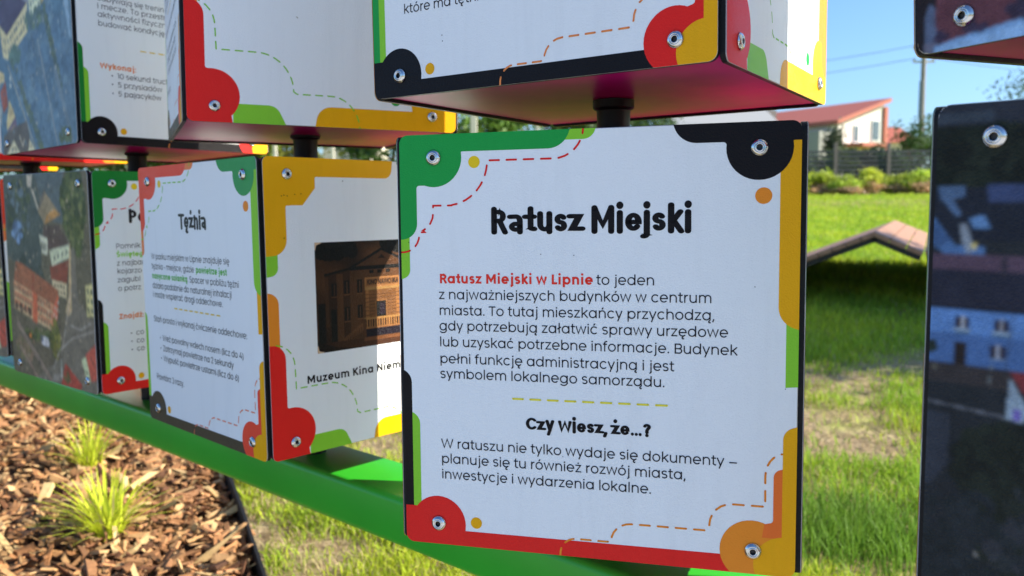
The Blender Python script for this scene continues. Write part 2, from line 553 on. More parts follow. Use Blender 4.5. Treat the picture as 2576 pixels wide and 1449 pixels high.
class Art:
    """collects flat printed shapes in millimetres (u right, v up), later ones on top"""
    def __init__(self):
        self.faces = []; self.layer = 0; self.base = WHITE; self.grids = []

    def poly(self, pts, col, top=True):
        if top:
            self.layer += 1
        self.faces.append((pts, col, self.layer))

    def circ(self, u, v, r, col, n=40):
        self.poly([(u + r * math.cos(2 * math.pi * k / n), v + r * math.sin(2 * math.pi * k / n)) for k in range(n)], col)

    def rpoly(self, pts, col):
        """(u, v, radius) corners, filleted"""
        out = []
        n = len(pts)
        for i in range(n):
            p, a, b = pts[i], pts[i - 1], pts[(i + 1) % n]
            r = p[2]
            if r <= 0:
                out.append(p[:2]); continue
            va = Vector((a[0] - p[0], a[1] - p[1])); vb = Vector((b[0] - p[0], b[1] - p[1]))
            la, lb = va.length, vb.length
            va.normalize(); vb.normalize()
            ang = va.angle(vb)
            t = min(r / math.tan(ang / 2), la * .98, lb * .98)
            r = t * math.tan(ang / 2)
            cvec = (va + vb).normalized() * (r / math.sin(ang / 2))
            c = Vector(p[:2]) + cvec
            s0 = Vector(p[:2]) + va * t - c; s1 = Vector(p[:2]) + vb * t - c
            a0, a1 = math.atan2(s0.y, s0.x), math.atan2(s1.y, s1.x)
            d = (a1 - a0 + math.pi) % (2 * math.pi) - math.pi
            for k in range(9):
                q = a0 + d * k / 8
                out.append((c.x + r * math.cos(q), c.y + r * math.sin(q)))
        self.poly(out, col)

    def dash(self, pts, col, w=1.9, on=10.2, off=7.6):
        """round ended dashes along a filleted path given as (u, v) points"""
        self.layer += 1
        P_ = [Vector(p) for p in pts]
        seg = [(P_[i + 1] - P_[i]).length for i in range(len(P_) - 1)]
        tot = sum(seg)
        def pos(s):
            s = max(0, min(tot - 1e-6, s))
            for i, L in enumerate(seg):
                if s <= L:
                    return P_[i].lerp(P_[i + 1], s / L if L else 0), i
                s -= L
            return P_[-1], len(seg) - 1
        s = 0
        cum = np.cumsum([0] + seg)
        while s < tot:
            e = min(tot, s + on)
            line = [pos(s)[0]] + [P_[i] for i in range(1, len(P_) - 1) if s + .2 < cum[i] < e - .2] + [pos(e)[0]]
            for q in strip([tuple(x) for x in line], w):
                self.faces.append((q, col, self.layer))
            for end in (line[0], line[-1]):
                self.faces.append(([(end.x + w / 2 * math.cos(k * math.pi / 5), end.y + w / 2 * math.sin(k * math.pi / 5)) for k in range(10)], col, self.layer))
            s = e + off

    def text(self, runs, u, v, em, end=None, head=False):
        """runs of (string, bold, colour); letter spacing stretched so the line ends at end"""
        self.layer += 1
        gs = []
        for s, bold, col in runs:
            for ch in s:
                w = (0.15 if bold else 0.080) if not head else 0.190
                lb, W, rb_, st = glyph(ch, w, head)
                gs.append((lb, W, rb_, st, col, w))
        nat = sum(g[0] + g[1] + g[2] for g in gs) * em
        tr, sx = 0.0, 1.0
        if end is not None:
            sx = max(.8, min(1.32 if head else 1.22, (end - u) / nat))
            tr = ((end - u) - nat * sx) / max(1, len(gs))
        x = u
        for k, (lb, W, rb_, st, col, w) in enumerate(gs):
            x += lb * em * sx
            for j, s in enumerate(st):
                if s[0] == 'dot':
                    _, dx, dy, r = s
                    n = 12
                    self.faces.append(([(x + (dx + r * math.cos(2 * math.pi * i / n)) * em * sx, v + (dy + r * math.sin(2 * math.pi * i / n)) * em) for i in range(n)], col, self.layer + .15 * (j % 3)))
                else:
                    for q in strip(s, w, .68 if head else 1.0):
                        self.faces.append(([(x + a * em * sx, v + b * em) for a, b in q], col, self.layer + .15 * (j % 3)))
                    if head:
                        for e_ in (s[0], s[-1]):
                            r = w / 2 * .98
                            self.faces.append(([(x + (e_[0] + r * math.cos(i * math.pi / 6)) * em * sx, v + (e_[1] + r * .68 * math.sin(i * math.pi / 6)) * em) for i in range(12)], col, self.layer + .15 * (j % 3)))
            x += (W + rb_) * em * sx + tr


def clip(pts, w, h, r):
    """clip to the panel outline (convex, rounded)"""
    out = []
    for cx, cy, a0 in ((w - r, h - r, 0), (r, h - r, 90), (r, r, 180), (w - r, r, 270)):
        for k in range(7):
            out.append((cx + r * math.cos(RAD(a0 + 15 * k)), cy + r * math.sin(RAD(a0 + 15 * k))))
    if all(r < p[0] < w - r and .5 < p[1] < h - .5 for p in pts):
        return pts
    n = len(out)
    for i in range(n):
        a, b = out[i], out[(i + 1) % n]
        ex, ey = b[0] - a[0], b[1] - a[1]
        if abs(ex) + abs(ey) < 1e-9:
            continue
        res = []
        for k in range(len(pts)):
            p, q = pts[k], pts[(k + 1) % len(pts)]
            dp = ex * (p[1] - a[1]) - ey * (p[0] - a[0])
            dq = ex * (q[1] - a[1]) - ey * (q[0] - a[0])
            if dp >= 0:
                res.append(p)
            if (dp >= 0) != (dq >= 0):
                t = dp / (dp - dq)
                res.append((p[0] + t * (q[0] - p[0]), p[1] + t * (q[1] - p[1])))
        pts = res
        if len(pts) < 3:
            return []
    return pts


def blur(a, n):
    for _ in range(2):
        for ax in (0, 1):
            if n < 1:
                continue
            p = np.concatenate([np.repeat(a.take([0], ax), n, ax), a, np.repeat(a.take([-1], ax), n, ax)], ax)
            c = np.cumsum(p, ax)
            z = np.zeros_like(c.take([0], ax))
            c = np.concatenate([z, c], ax)
            k = 2 * n + 1
            N = a.shape[ax]
            a = (c.take(range(k, k + N), ax) - c.take(range(0, N), ax)) / k
    return a


def vnoise(shape, cell, r):
    """smooth value noise"""
    h, w = shape
    g = r.random((int(h / cell) + 3, int(w / cell) + 3))
    y, x = np.arange(h) / cell, np.arange(w) / cell
    yi, xi = y.astype(int), x.astype(int)
    fy, fx = (y - yi)[:, None], (x - xi)[None, :]
    fy, fx = fy * fy * (3 - 2 * fy), fx * fx * (3 - 2 * fx)
    return (g[yi][:, xi] * (1 - fy) * (1 - fx) + g[yi + 1][:, xi] * fy * (1 - fx) + g[yi][:, xi + 1] * (1 - fy) * fx + g[yi + 1][:, xi + 1] * fy * fx)


class Print:
    """a photograph printed on a panel, painted shape by shape on a fine grid (mm)"""
    def __init__(self, u0, v0, u1, v1, step, col, seed=3):
        self.u = np.arange(u0, u1 + .01, step); self.v = np.arange(v0, v1 + .01, step)
        self.U, self.V = np.meshgrid(self.u, self.v)
        self.a = np.ones(self.U.shape + (3,)) * np.array(col)
        self.r = np.random.default_rng(seed)

    def mask(self, pts):
        U, V = self.U, self.V
        m = np.zeros(U.shape, bool)
        n = len(pts)
        for i in range(n):
            (x0, y0), (x1, y1) = pts[i], pts[(i + 1) % n]
            if y0 == y1:
                continue
            c = ((V >= y0) != (V >= y1)) & (U < (x1 - x0) * (V - y0) / (y1 - y0) + x0)
            m ^= c
        return m

    def poly(self, pts, col):
        self.a[self.mask(pts)] = col

    def rect(self, u0, v0, u1, v1, col):
        self.poly([(u0, v0), (u1, v0), (u1, v1), (u0, v1)], col)

    def line(self, p, q, w, col):
        d = Vector((q[0] - p[0], q[1] - p[1])); n = Vector((-d.y, d.x)).normalized() * w / 2
        self.poly([(p[0] + n.x, p[1] + n.y), (q[0] + n.x, q[1] + n.y), (q[0] - n.x, q[1] - n.y), (p[0] - n.x, p[1] - n.y)], col)

    def clump(self, u, v, ru, rv, cols, n=40, s=6):
        for _ in range(n):
            a, k = self.r.random() * 6.283, math.sqrt(self.r.random())
            x, y, r = u + ru * k * math.cos(a), v + rv * k * math.sin(a), s * (.4 + self.r.random())
            c = np.array(cols[int(self.r.integers(len(cols)))]) * (.8 + .4 * self.r.random())
            self.a[(self.U - x) ** 2 + (self.V - y) ** 2 < r * r] = c

    def speck(self, box, n, cols, s=2.0):
        for _ in range(n):
            x = box[0] + self.r.random() * (box[2] - box[0]); y = box[1] + self.r.random() * (box[3] - box[1])
            w, h = s * (.4 + self.r.random()), s * (.4 + self.r.random())
            t = self.r.random() * 3
            c, q = math.cos(t), math.sin(t)
            self.poly([(x + c * a - q * b, y + q * a + c * b) for a, b in ((-w, -h), (w, -h), (w, h), (-w, h))], cols[int(self.r.integers(len(cols)))])

    def windows(self, p0, p1, p2, nu, nv, col, fu=.45, fv=.5):
        """grid of windows on the parallelogram p0 (origin), p1 (along), p2 (up)"""
        p0, e1, e2 = Vector(p0), Vector(p1) - Vector(p0), Vector(p2) - Vector(p0)
        for i in range(nu):
            for j in range(nv):
                a0, a1 = (i + .5 - fu / 2) / nu, (i + .5 + fu / 2) / nu
                b0, b1 = (j + .5 - fv / 2) / nv, (j + .5 + fv / 2) / nv
                self.poly([tuple(p0 + e1 * a + e2 * b) for a, b in ((a0, b0), (a1, b0), (a1, b1), (a0, b1))], col)

    def finish(self, soft=1, grain=.12, coarse=.2, cell=9):
        self.a = blur(self.a, soft)
        n = vnoise(self.U.shape, cell, self.r) - .5
        n2 = vnoise(self.U.shape, 3, self.r) - .5
        self.a *= (1 + coarse * n + grain * 1.4 * n2)[..., None]
        self.a = np.clip(self.a, .003, .9)
        return self


def panel_mesh(name, art):
    """slab with a pale arris round a black core, print on its face"""
    w, h, r = PW, PH, 0.0085
    V, F, C, MI = [], [], [], []
    def outline(inset, z):
        o = []
        rr = r - inset
        for cx, cy, a0 in ((w - r, h - r, 0), (r, h - r, 90), (r, r, 180), (w - r, r, 270)):
            for k in range(7):
                o.append((cx + rr * math.cos(RAD(a0 + 15 * k)) - w / 2, cy + rr * math.sin(RAD(a0 + 15 * k)) - h / 2, z))
        return o
    rings = [outline(0, -PT), outline(0, -.0009), outline(.0007, 0)]
    k0 = len(rings[0])
    for o in rings:
        V += o
    core, pale = (0.012, 0.012, 0.013), (0.50, 0.50, 0.50)
    for i in range(k0):
        j = (i + 1) % k0
        F.append((i, j, k0 + j, k0 + i)); C.append(core); MI.append(0)
        F.append((k0 + i, k0 + j, 2 * k0 + j, 2 * k0 + i)); C.append(pale); MI.append(0)
    F.append(tuple(range(2 * k0, 3 * k0))); C.append(art.base); MI.append(0)
    F.append(tuple(range(k0 - 1, -1, -1))); C.append(core); MI.append(0)
    for pts, col, lay in art.faces:
        q = clip([(p[0] / 1000, p[1] / 1000) for p in pts], w - .0014, h - .0014, r - .0007) if False else clip(pts, w * 1000, h * 1000, r * 1000)
        if len(q) < 3:
            continue
        b = len(V)
        z = 0.00003 + lay * 0.000012
        V += [(p[0] / 1000 - w / 2, p[1] / 1000 - h / 2, z) for p in q]
        F.append(tuple(range(b, b + len(q)))); C.append(col); MI.append(0)
    pc = []
    for g, mi in art.grids:
        b = len(V)
        nv, nu = g.U.shape
        z = 0.00002 + art.layer * 0.000012 * 0
        V += np.stack([g.U / 1000 - w / 2, g.V / 1000 - h / 2, np.full(g.U.shape, 0.00002)], -1).reshape(-1, 3).tolist()
        rr = r * 1000
        du = np.maximum(0, np.maximum(rr - g.U, g.U - (w * 1000 - rr))); dv = np.maximum(0, np.maximum(rr - g.V, g.V - (h * 1000 - rr)))
        ok = (du * du + dv * dv) <= rr * rr
        for i in range(nv - 1):
            for j in range(nu - 1):
                if ok[i, j] and ok[i + 1, j] and ok[i, j + 1] and ok[i + 1, j + 1]:
                    F.append((b + i * nu + j, b + i * nu + j + 1, b + (i + 1) * nu + j + 1, b + (i + 1) * nu + j))
                    MI.append(mi); C.append(None)
        pc.append((b, g.a.reshape(-1, 3)))
    me = bpy.data.meshes.new(name)
    me.from_pydata(V, [], F)
    me.materials.append(M_LAM); me.materials.append(M_PHOTO)
    me.polygons.foreach_set('material_index', np.array(MI, dtype=np.int32))
    vc = np.zeros((len(V), 3))
    for b, a in pc:
        vc[b:b + len(a)] = a
    at_ = me.attributes.new('ink', 'FLOAT_COLOR', 'CORNER')
    cc = np.ones((len(me.loops), 4), dtype=np.float32)
    li = np.zeros(len(me.loops), dtype=np.int32); me.loops.foreach_get('vertex_index', li)
    k = 0
    for f, c in zip(F, C):
        n = len(f)
        cc[k:k + n, :3] = vc[list(f)] if c is None else c
        k += n
    at_.data.foreach_set('color', cc.ravel())
    me.update()
    return me


def text_panel(a, tl, tlx, tr, r1, r2, l1, l2, bl, brc, brs, bry, dash1, dash2, dot1=C_DYEL, dot2=C_ORG, dot3=C_YEL):
    """the border of the boards that carry text"""
    # right border strips
    a.rpoly([(377, 187 - 8, 0), (377, 240, 0), (392, 240, 0), (392, 176, 0), (388.5, 180, 0)], r2)
    a.rpoly([(377, 186, 8), (377, 245, 0), (394, 245, 0), (394, 176, 8)], r2)
    a.rpoly([(370, 406, 0), (370, 236, 20), (396, 232, 0), (396, 406, 0)], r1)
    # left strips
    if l2:
        a.rpoly([(-5, 139, 0), (5, 139, 0), (17.2, 136, 13), (17.2, 30, 0), (-5, 30, 0)], l2)
    a.rpoly([(-12, 183, 0), (8.8, 183, 14), (8.8, 30, 0), (-12, 30, 0)], l1)
    # top left
    a.rpoly([(150, 412.5, 0), (198, 412.5, 12), (204, 430, 0), (150, 430, 0)], tlx)
    a.rpoly([(-5, 330, 0), (9.3, 330, 0), (9.3, 280, 9), (-5, 274, 0)], tlx)
    a.rpoly([(-5, 430, 0), (-5, 317, 0), (2, 317, 0), (17.8, 320, 16), (17.8, 371.5, 3), (36.7, 371.5, 0), (64.5, 400, 0), (64.5, 404.6, 3), (172, 404.6, 22), (178, 430, 0)], tl)
    a.circ(36.7, 399.2, 29.5, tl)
    a.circ(79.4, 393.8, 6.0, dot1)
    # top right
    a.rpoly([(272, 430, 0), (280, 404.9, 22), (322, 404.9, 3), (324, 395, 0), (352, 386, 0), (381.4, 404.8, 3), (392, 404.8, 0), (392, 430, 0)], tr)
    a.circ(351.8, 399.2, 29.5, tr)
    a.circ(355.7, 355.4, 7.5, dot2)
    # bottom band and left corner
    a.rpoly([(-5, 39, 0), (12, 39, 4), (34, 30, 0), (62, 17, 0), (66, 16, 2.5), (335, 16.8, 0), (335, -5, 0), (-5, -5, 0)], bl)
    a.circ(36.1, 21.5, 29.5, bl)
    a.circ(77, 25.5, 6.0, dot3)
    # bottom right
    a.circ(349.2, 22.1, 29.6, brc)
    a.rpoly([(360, 49, 0), (367.8, 51, 3), (367.8, 100, 8), (382, 104, 0), (382, 36, 0), (358, 36, 0)], brs)
    a.rpoly([(375.7, 36, 0), (375.7, 139, 12), (395, 145, 0), (395, 10, 0), (375, 10, 0)], bry)
    a.circ(378, 10, 27.5, bry)
    # dotted trails
    a.dash([(0, 304)] + arc(2, 322, 18, 18, -85, 0, 6) + [(20.4, 324.3), (26.4, 324.3)] + arc(15.4, 344, 20, 20, -65, 0, 4) + [(35.5, 351.1), (55, 351.1)] + arc(50, 395, 43, 43.8, -82, 0, 12) + [(93.4, 394.9), (158, 394.9)] + arc(160, 424, 29.5, 29.2, -90, 0, 8), dash1, 1.9, 9.8, 7.6)
    a.dash([(165, -2), (165.2, 4)] + arc(181, 2, 16, 16.4, 160, 90, 5) + [(211.7, 18.4)] + arc(236, 19, 20, 19.2, 180, 90, 6) + [(306.8, 38.4)] + arc(331, 44, 21, 21.8, 180, 90, 6) + [(360.6, 65.8), (360.4, 92)] + arc(378, 95, 17.6, 22, 180, 100, 6), dash2, 1.9, 9.8, 7.4)


def picture_panel(a):
    """the border of the boards that carry a picture"""
    a.rpoly([(-6, 290, 0), (18, 290, 0), (18, 260, 12), (-6, 257, 0)], C_LGREEN)
    a.rpoly([(-6, 430, 0), (-6, 286, 0), (33, 288, 22), (33, 356, 3), (60, 356, 0), (81, 380, 0), (81, 396, 2.5), (216, 396, 14), (221, 430, 0)], C_YEL)
    a.circ(37, 399, 43.5, C_YEL)
    a.rpoly([(-6, 236, 0), (17, 236, 17), (17, 150, 0), (-6, 150, 0)], C_ORG)
    a.rpoly([(60, -5, 0), (60, 26.3, 0), (119, 26.3, 18), (134, -5, 0)], C_LGREEN)
    a.rpoly([(-6, 163, 0), (25, 163, 21), (25, 72, 3), (37, 72, 0), (37, -5, 0), (-6, -5, 0)], C_RED)
    a.circ(33.5, 36, 36, C_RED)
    a.rpoly([(-6, 30, 0), (55, 30, 0), (60, -5, 0), (-6, -5, 0)], C_RED)
    a.rpoly([(172, -5, 0), (178, 28.5, 22), (330, 28.5, 0), (330, -5, 0)], C_YEL)
    a.rpoly([(346, 150, 0), (346, 20, 0), (395, 20, 0), (395, 200, 0), (372, 190, 16), (372, 150, 0)], C_ORG)
    a.circ(350, 40, 33, C_YEL)
    a.rpoly([(318, -5, 0), (318, 40, 0), (360, 40, 0), (395, 36, 0), (395, -5, 0)], C_YEL)
    a.rpoly([(362, 130, 0), (362, 38, 22), (395, 30, 0), (395, 130, 0)], C_ORG)
    a.circ(292.5, 43, 7.5, C_GREEN)
    a.rpoly([(282, 430, 0), (290, 404, 18), (322, 404, 3), (324, 394, 0), (392, 394, 0), (392, 430, 0)], C_GREEN)
    a.circ(351.8, 399, 29.5, C_GREEN)
    a.dash(arc(8, 130, 31, 33, 85, 0, 7) + [(40, 98), (92, 98)] + arc(94, 47, 49, 51, 90, 0, 12) + [(147.5, 44), (190, 44)] + arc(196, -4, 42, 48, 90, 0, 10), C_LGREEN, 1.8, 9.8, 7.6)


def art_town_hall():
    a = Art()
    text_panel(a, C_GREEN, C_LGREEN, C_BLACK, C_YEL, C_LGREEN, C_BLACK, C_LGREEN, C_RED, C_ORG, P(190, 88, 40), C_YEL, C_RED, C_ORG)
    K = C_INK
    a.text([('Ratusz Miejski', 1, C_BLACK)], 95.5, 323.6, 33.5, 292.5, head=True)
    em = 13.7
    a.text([('Ratusz Miejski w Lipnie', 1, P(176, 42, 36))], 40.6, 272.5, em, 199)
    a.text([('to jeden', 0, K)], 201.5, 272.5, em, 258)
    for s, v, e in (('z najważniejszych budynków w centrum', 256.3, 311), ('miasta. To tutaj mieszkańcy przychodzą,', 240.1, 313.5),
                    ('gdy potrzebują załatwić sprawy urzędowe', 224.3, 326), ('lub uzyskać potrzebne informacje. Budynek', 207.8, 334.5),
                    ('pełni funkcję administracyjną i jest', 190.6, 276.5), ('symbolem lokalnego samorządu.', 175.0, 268)):
        a.text([(s, 0, K)], 39.8, v, em, e)
    a.dash([(117.4, 157), (269.8, 157.3)], P(214, 178, 64), 2.0, 10.3, 7.45)
    a.text([('Czy wiesz, że…?', 1, C_BLACK)], 130, 126.2, 18.2, 255, head=True)
    for s, v, e in (('W ratuszu nie tylko wydaje się dokumenty –', 102.2, 335.5), ('planuje się tu również rozwój miasta,', 86.3, 288), ('inwestycje i wydarzenia lokalne.', 70.0, 255.5)):
        a.text([(s, 0, K)], 39.8, v, em, e)
    for u, v in ((8.5, 314), (147, 302), (180, 301), (349, 272), (377, 178), (168, 101)):
        a.circ(u, v, .5, C_INK, 8)
    return a


def art_fitness():
    a = Art()
    text_panel(a, C_RED, C_ORG, C_GREEN, C_LGREEN, C_YEL, C_DGREEN, C_LGREEN, C_BLACK, C_RED, C_RED, C_YEL, C_LGREEN, P(190, 110, 60))
    em, K = 13.7, P(40, 42, 62)
    for s, v, e in (('odbywają się treningi', 262, 178), ('i mecze. To przestrzeń', 247.5, 194), ('aktywności fizycznej', 232.5, 182), ('budować kondycję', 216.5, 166)):
        a.text([(s, 0, K)], 38, v, em, e)
    a.dash([(116, 180.5), (269, 180.5)], C_DYEL, 2.0, 10.3, 7.45)
    a.text([('Wykonaj:', 1, P(206, 100, 44))], 38, 139.5, em, 106)
    for s, v in (('10 sekund truchtu', 123.5), ('5 przysiadów', 107.5), ('5 pajacyków', 91)):
        a.text([(s, 0, K)], 69.5, v, em)
        a.circ(60, v + 4.2, 1.4, K, 12)
    return a


def art_graduation_text():
    a = Art()
    text_panel(a, C_CORAL, P(190, 100, 60), P(36, 118, 74), C_LGREEN, C_YEL, C_LGREEN, None, P(54, 54, 50), C_CORAL, C_CORAL, C_YEL, C_LGREEN, P(196, 104, 84))
    em, K, G = 13.7, P(52, 58, 70), P(66, 148, 64)
    a.text([('Tężnia', 1, P(30, 34, 40))], 146, 323.6, 33.5, 237, head=True)
    a.text([('W parku miejskim w Lipnie znajduje się', 0, K)], 36, 272.5, em, 303)
    a.text([('tężnia - miejsce, gdzie ', 0, K)], 36, 256.3, em, 194)
    a.text([('powietrze jest', 1, G)], 195.5, 256.3, em, 294)
    a.text([('nasycone solanką', 1, G)], 36, 240.5, em, 166)
    a.text([('. Spacer w pobliżu tężni', 0, K)], 166, 240.5, em, 328)
    a.text([('działa podobnie do naturalnej inhalacji', 0, K)], 36, 224.5, em, 306)
    a.text([('i może wspierać drogi oddechowe.', 0, K)], 36, 209.5, em, 278)
    a.dash([(115, 196), (270, 196)], C_DYEL, 2.0, 10.3, 7.45)
    a.text([('Stań prosto i wykonaj ćwiczenie oddechowe:', 0, K)], 34, 169, em, 346)
    for s, v, e in (('Weź powolny wdech nosem (licz do 4)', 139, 333), ('Zatrzymaj powietrze na 2 sekundy', 122, 303), ('Wypuść powietrze ustami (licz do 6)', 105, 317)):
        a.text([(s, 0, K)], 65, v, em, e)
        a.circ(57, v + 4.2, 1.4, K, 12)
    a.text([('Powtórz 3 razy.', 0, K)], 35, 72, em, 137)
    return a


def art_monument():
    a = Art()
    text_panel(a, C_DGREEN, C_LGREEN, C_BLACK, C_YEL, C_LGREEN, C_BLACK, C_LGREEN, C_RED, C_ORG, C_ORG, C_YEL, C_RED, C_ORG)
    em, K = 13.7, P(44, 44, 62)
    a.text([('Pomnik', 1, P(24, 24, 34))], 65, 326, 33.5, 170, head=True)
    for s, v, b, c in (('Pomnik', 276, 0, K), ('Świętego', 260, 1, P(104, 168, 60)), ('z najbar', 243.5, 0, K), ('kojarzo', 228, 0, K), ('zagubi', 211.5, 0, K), ('o potrz', 195, 0, K)):
        a.text([(s, b, c)], 38.5, v, em)
    a.text([('Znajdź:', 1, P(206, 100, 44))], 38.5, 141, em)
    for v in (107, 91, 75):
        a.text([('co', 0, K)], 70, v, em)
        a.circ(61, v + 4.2, 1.4, K, 12)
    return a


def art_brine():
    a = Art()
    text_panel(a, C_GREEN, C_LGREEN, C_RED, C_YEL, C_LGREEN, C_GREEN, C_LGREEN, C_BLACK, C_RED, C_RED, C_YEL, C_LGREEN, P(190, 110, 70), dot3=C_YEL)
    a.text([('które ma tętnić', 0, C_INK)], 43.5, 86.5, 13.7, 150)
    for u, v in ((94, 58), (94.5, 52)):
        a.circ(u, v, .6, C_INK, 8)
    return a


def art_cinema():
    a = Art()
    picture_panel(a)
    p = Print(77, 143, 311, 303, 1.0, P(86, 66, 58), 5)
    D, Mid, Li = P(26, 22, 24), P(96, 76, 62), P(140, 112, 88)
    n = vnoise(p.U.shape, 34, p.r)[..., None]
    p.a = np.array(P(40, 33, 34)) * (1 - n) + np.array(P(132, 104, 84)) * n
    p.a[(p.U < 110) & (p.V > 285)] *= .5
    p.clump(110, 292, 34, 12, [P(24, 20, 22)], 30, 9)
    p.clump(250, 296, 70, 8, [P(30, 26, 28)], 40, 8)
    p.poly([(93, 150), (93, 257), (140, 265), (150, 265), (150, 150)], P(84, 66, 56))           # left wing
    p.poly([(92, 257), (148, 266), (148, 263), (92, 253.5)], D)
    p.rect(113, 150, 124, 256, P(118, 94, 76)); p.rect(137, 150, 147, 260, P(118, 94, 76)); p.rect(93, 180, 99, 253, P(110, 88, 72))
    p.poly([(138, 150), (138, 266), (195, 288), (256, 266), (256, 150)], P(106, 84, 68))        # main block
    p.poly([(136, 265), (195, 292), (258, 265), (258, 260), (136, 260)], D)
    p.poly([(148, 266), (195, 287.5), (246, 266)], P(98, 78, 66)); p.poly([(188, 276), (195, 282), (202, 276)], P(50, 40, 38))
    for u in (172, 187, 203):
        p.rect(u, 254, u + 8, 259, D)
    p.rect(163, 233, 229, 248, P(168, 138, 108)); p.rect(165, 235, 227, 246, P(150, 122, 96)); p.rect(163, 229, 229, 233, P(182, 150, 118))
    p.rect(170, 186, 224, 229, P(134, 108, 84))
    for k in range(7):
        p.rect(170, 191 + k * 5, 224, 192 + k * 5, P(104, 82, 66))
    p.rect(164, 186, 170, 229, P(160, 130, 100)); p.rect(222, 186, 228, 229, P(160, 130, 100))
    for k in range(6):
        p.rect(164, 190 + k * 6.4, 170, 191 + k * 6.4, P(90, 70, 58)); p.rect(222, 190 + k * 6.4, 228, 191 + k * 6.4, P(90, 70, 58))
    p.rect(182, 178, 204, 213, P(150, 122, 94)); p.rect(184, 178, 202, 211, P(20, 18, 26)); p.rect(190, 190, 200, 208, P(52, 44, 74))
    for u0, v0, u1, v1 in ((104, 224, 113, 243), (126, 226, 135, 246), (149, 226, 158, 246), (126, 186, 135, 207), (149, 188, 158, 208), (102, 150, 112, 205), (236, 226, 246, 246), (236, 188, 246, 208)):
        p.rect(u0, v0, u1, v1, D)
        if v0 > 160:
            p.rect((u0 + u1) / 2 - 1, v0 + 1, (u0 + u1) / 2 + 1.2, v1 - 2, P(112, 92, 80))
            p.rect(u0 - 1, v0 - 2, u1 + 1, v0, P(128, 102, 82))
    p.rect(80, 150, 93, 215, P(24, 20, 22))
    p.rect(163, 172, 256, 187, P(58, 44, 38))
    for k in range(20):
        p.rect(164.5 + k * 4.6, 173, 166.8 + k * 4.6, 184, P(172, 140, 108))
    p.rect(160, 184, 256, 187, P(178, 146, 112)); p.rect(160, 170, 256, 173, P(150, 122, 96))
    p.rect(163, 158, 256, 170, P(42, 38, 66))
    p.poly([(150, 150), (150, 172), (157, 186), (164, 186), (164, 150)], P(98, 78, 64))
    p.poly([(106, 150), (158, 181), (158, 176), (112, 148)], P(120, 96, 78))
    for k in range(12):
        u = 112 + k * 4
        p.rect(u, 146 + k * 2.0, u + 1.8, 152 + k * 2.3, P(126, 100, 80))
    p.rect(77, 143, 311, 157, P(92, 68, 58)); p.rect(160, 152, 311, 157, P(126, 96, 76))
    p.poly([(77, 143), (77, 160), (112, 148), (150, 143)], P(58, 46, 42))
    p.poly([(256, 143), (256, 250), (311, 262), (311, 143)], P(84, 66, 56))
    p.a *= .24 * (0.55 + 0.8 * np.clip((p.U - 77) / 130, 0, 1))[..., None]
    p.a = (p.a / .12) ** 1.3 * .12
    p.finish(0, .12, .35, 16)
    a.grids.append((p, 1))
    a.text([('KINO NAWOJKA', 1, P(30, 25, 28))], 166.5, 236.6, 11.0, 226)
    a.rpoly([(77, 303, 0), (77, 292, 0), (78.2, 292, 0), (79.5, 299, 3), (88, 302, 0), (88, 303, 0)], P(150, 140, 134))
    a.rpoly([(77, 143, 0), (77, 154, 0), (78.2, 154, 0), (79.5, 146, 3), (88, 144, 0), (88, 143, 0)], P(150, 140, 134))
    a.text([('Muzeum Kina', 1, C_BLACK)], 57, 102, 16.2, 175)
    a.text([('Niemego', 1, C_BLACK)], 180, 102, 16.2, 262)
    for u, v in ((27, 369), (31, 370), (36, 369), (48, 371), (58, 372), (29, 311), (128, 391)):
        a.circ(u, v, .9, P(70, 50, 10), 8)
    return a


def art_picture_blank():
    a = Art()
    picture_panel(a)
    for u, v in ((150, 150), (149, 151)):
        a.circ(u, v, .8, P(110, 120, 120), 8)
    return a


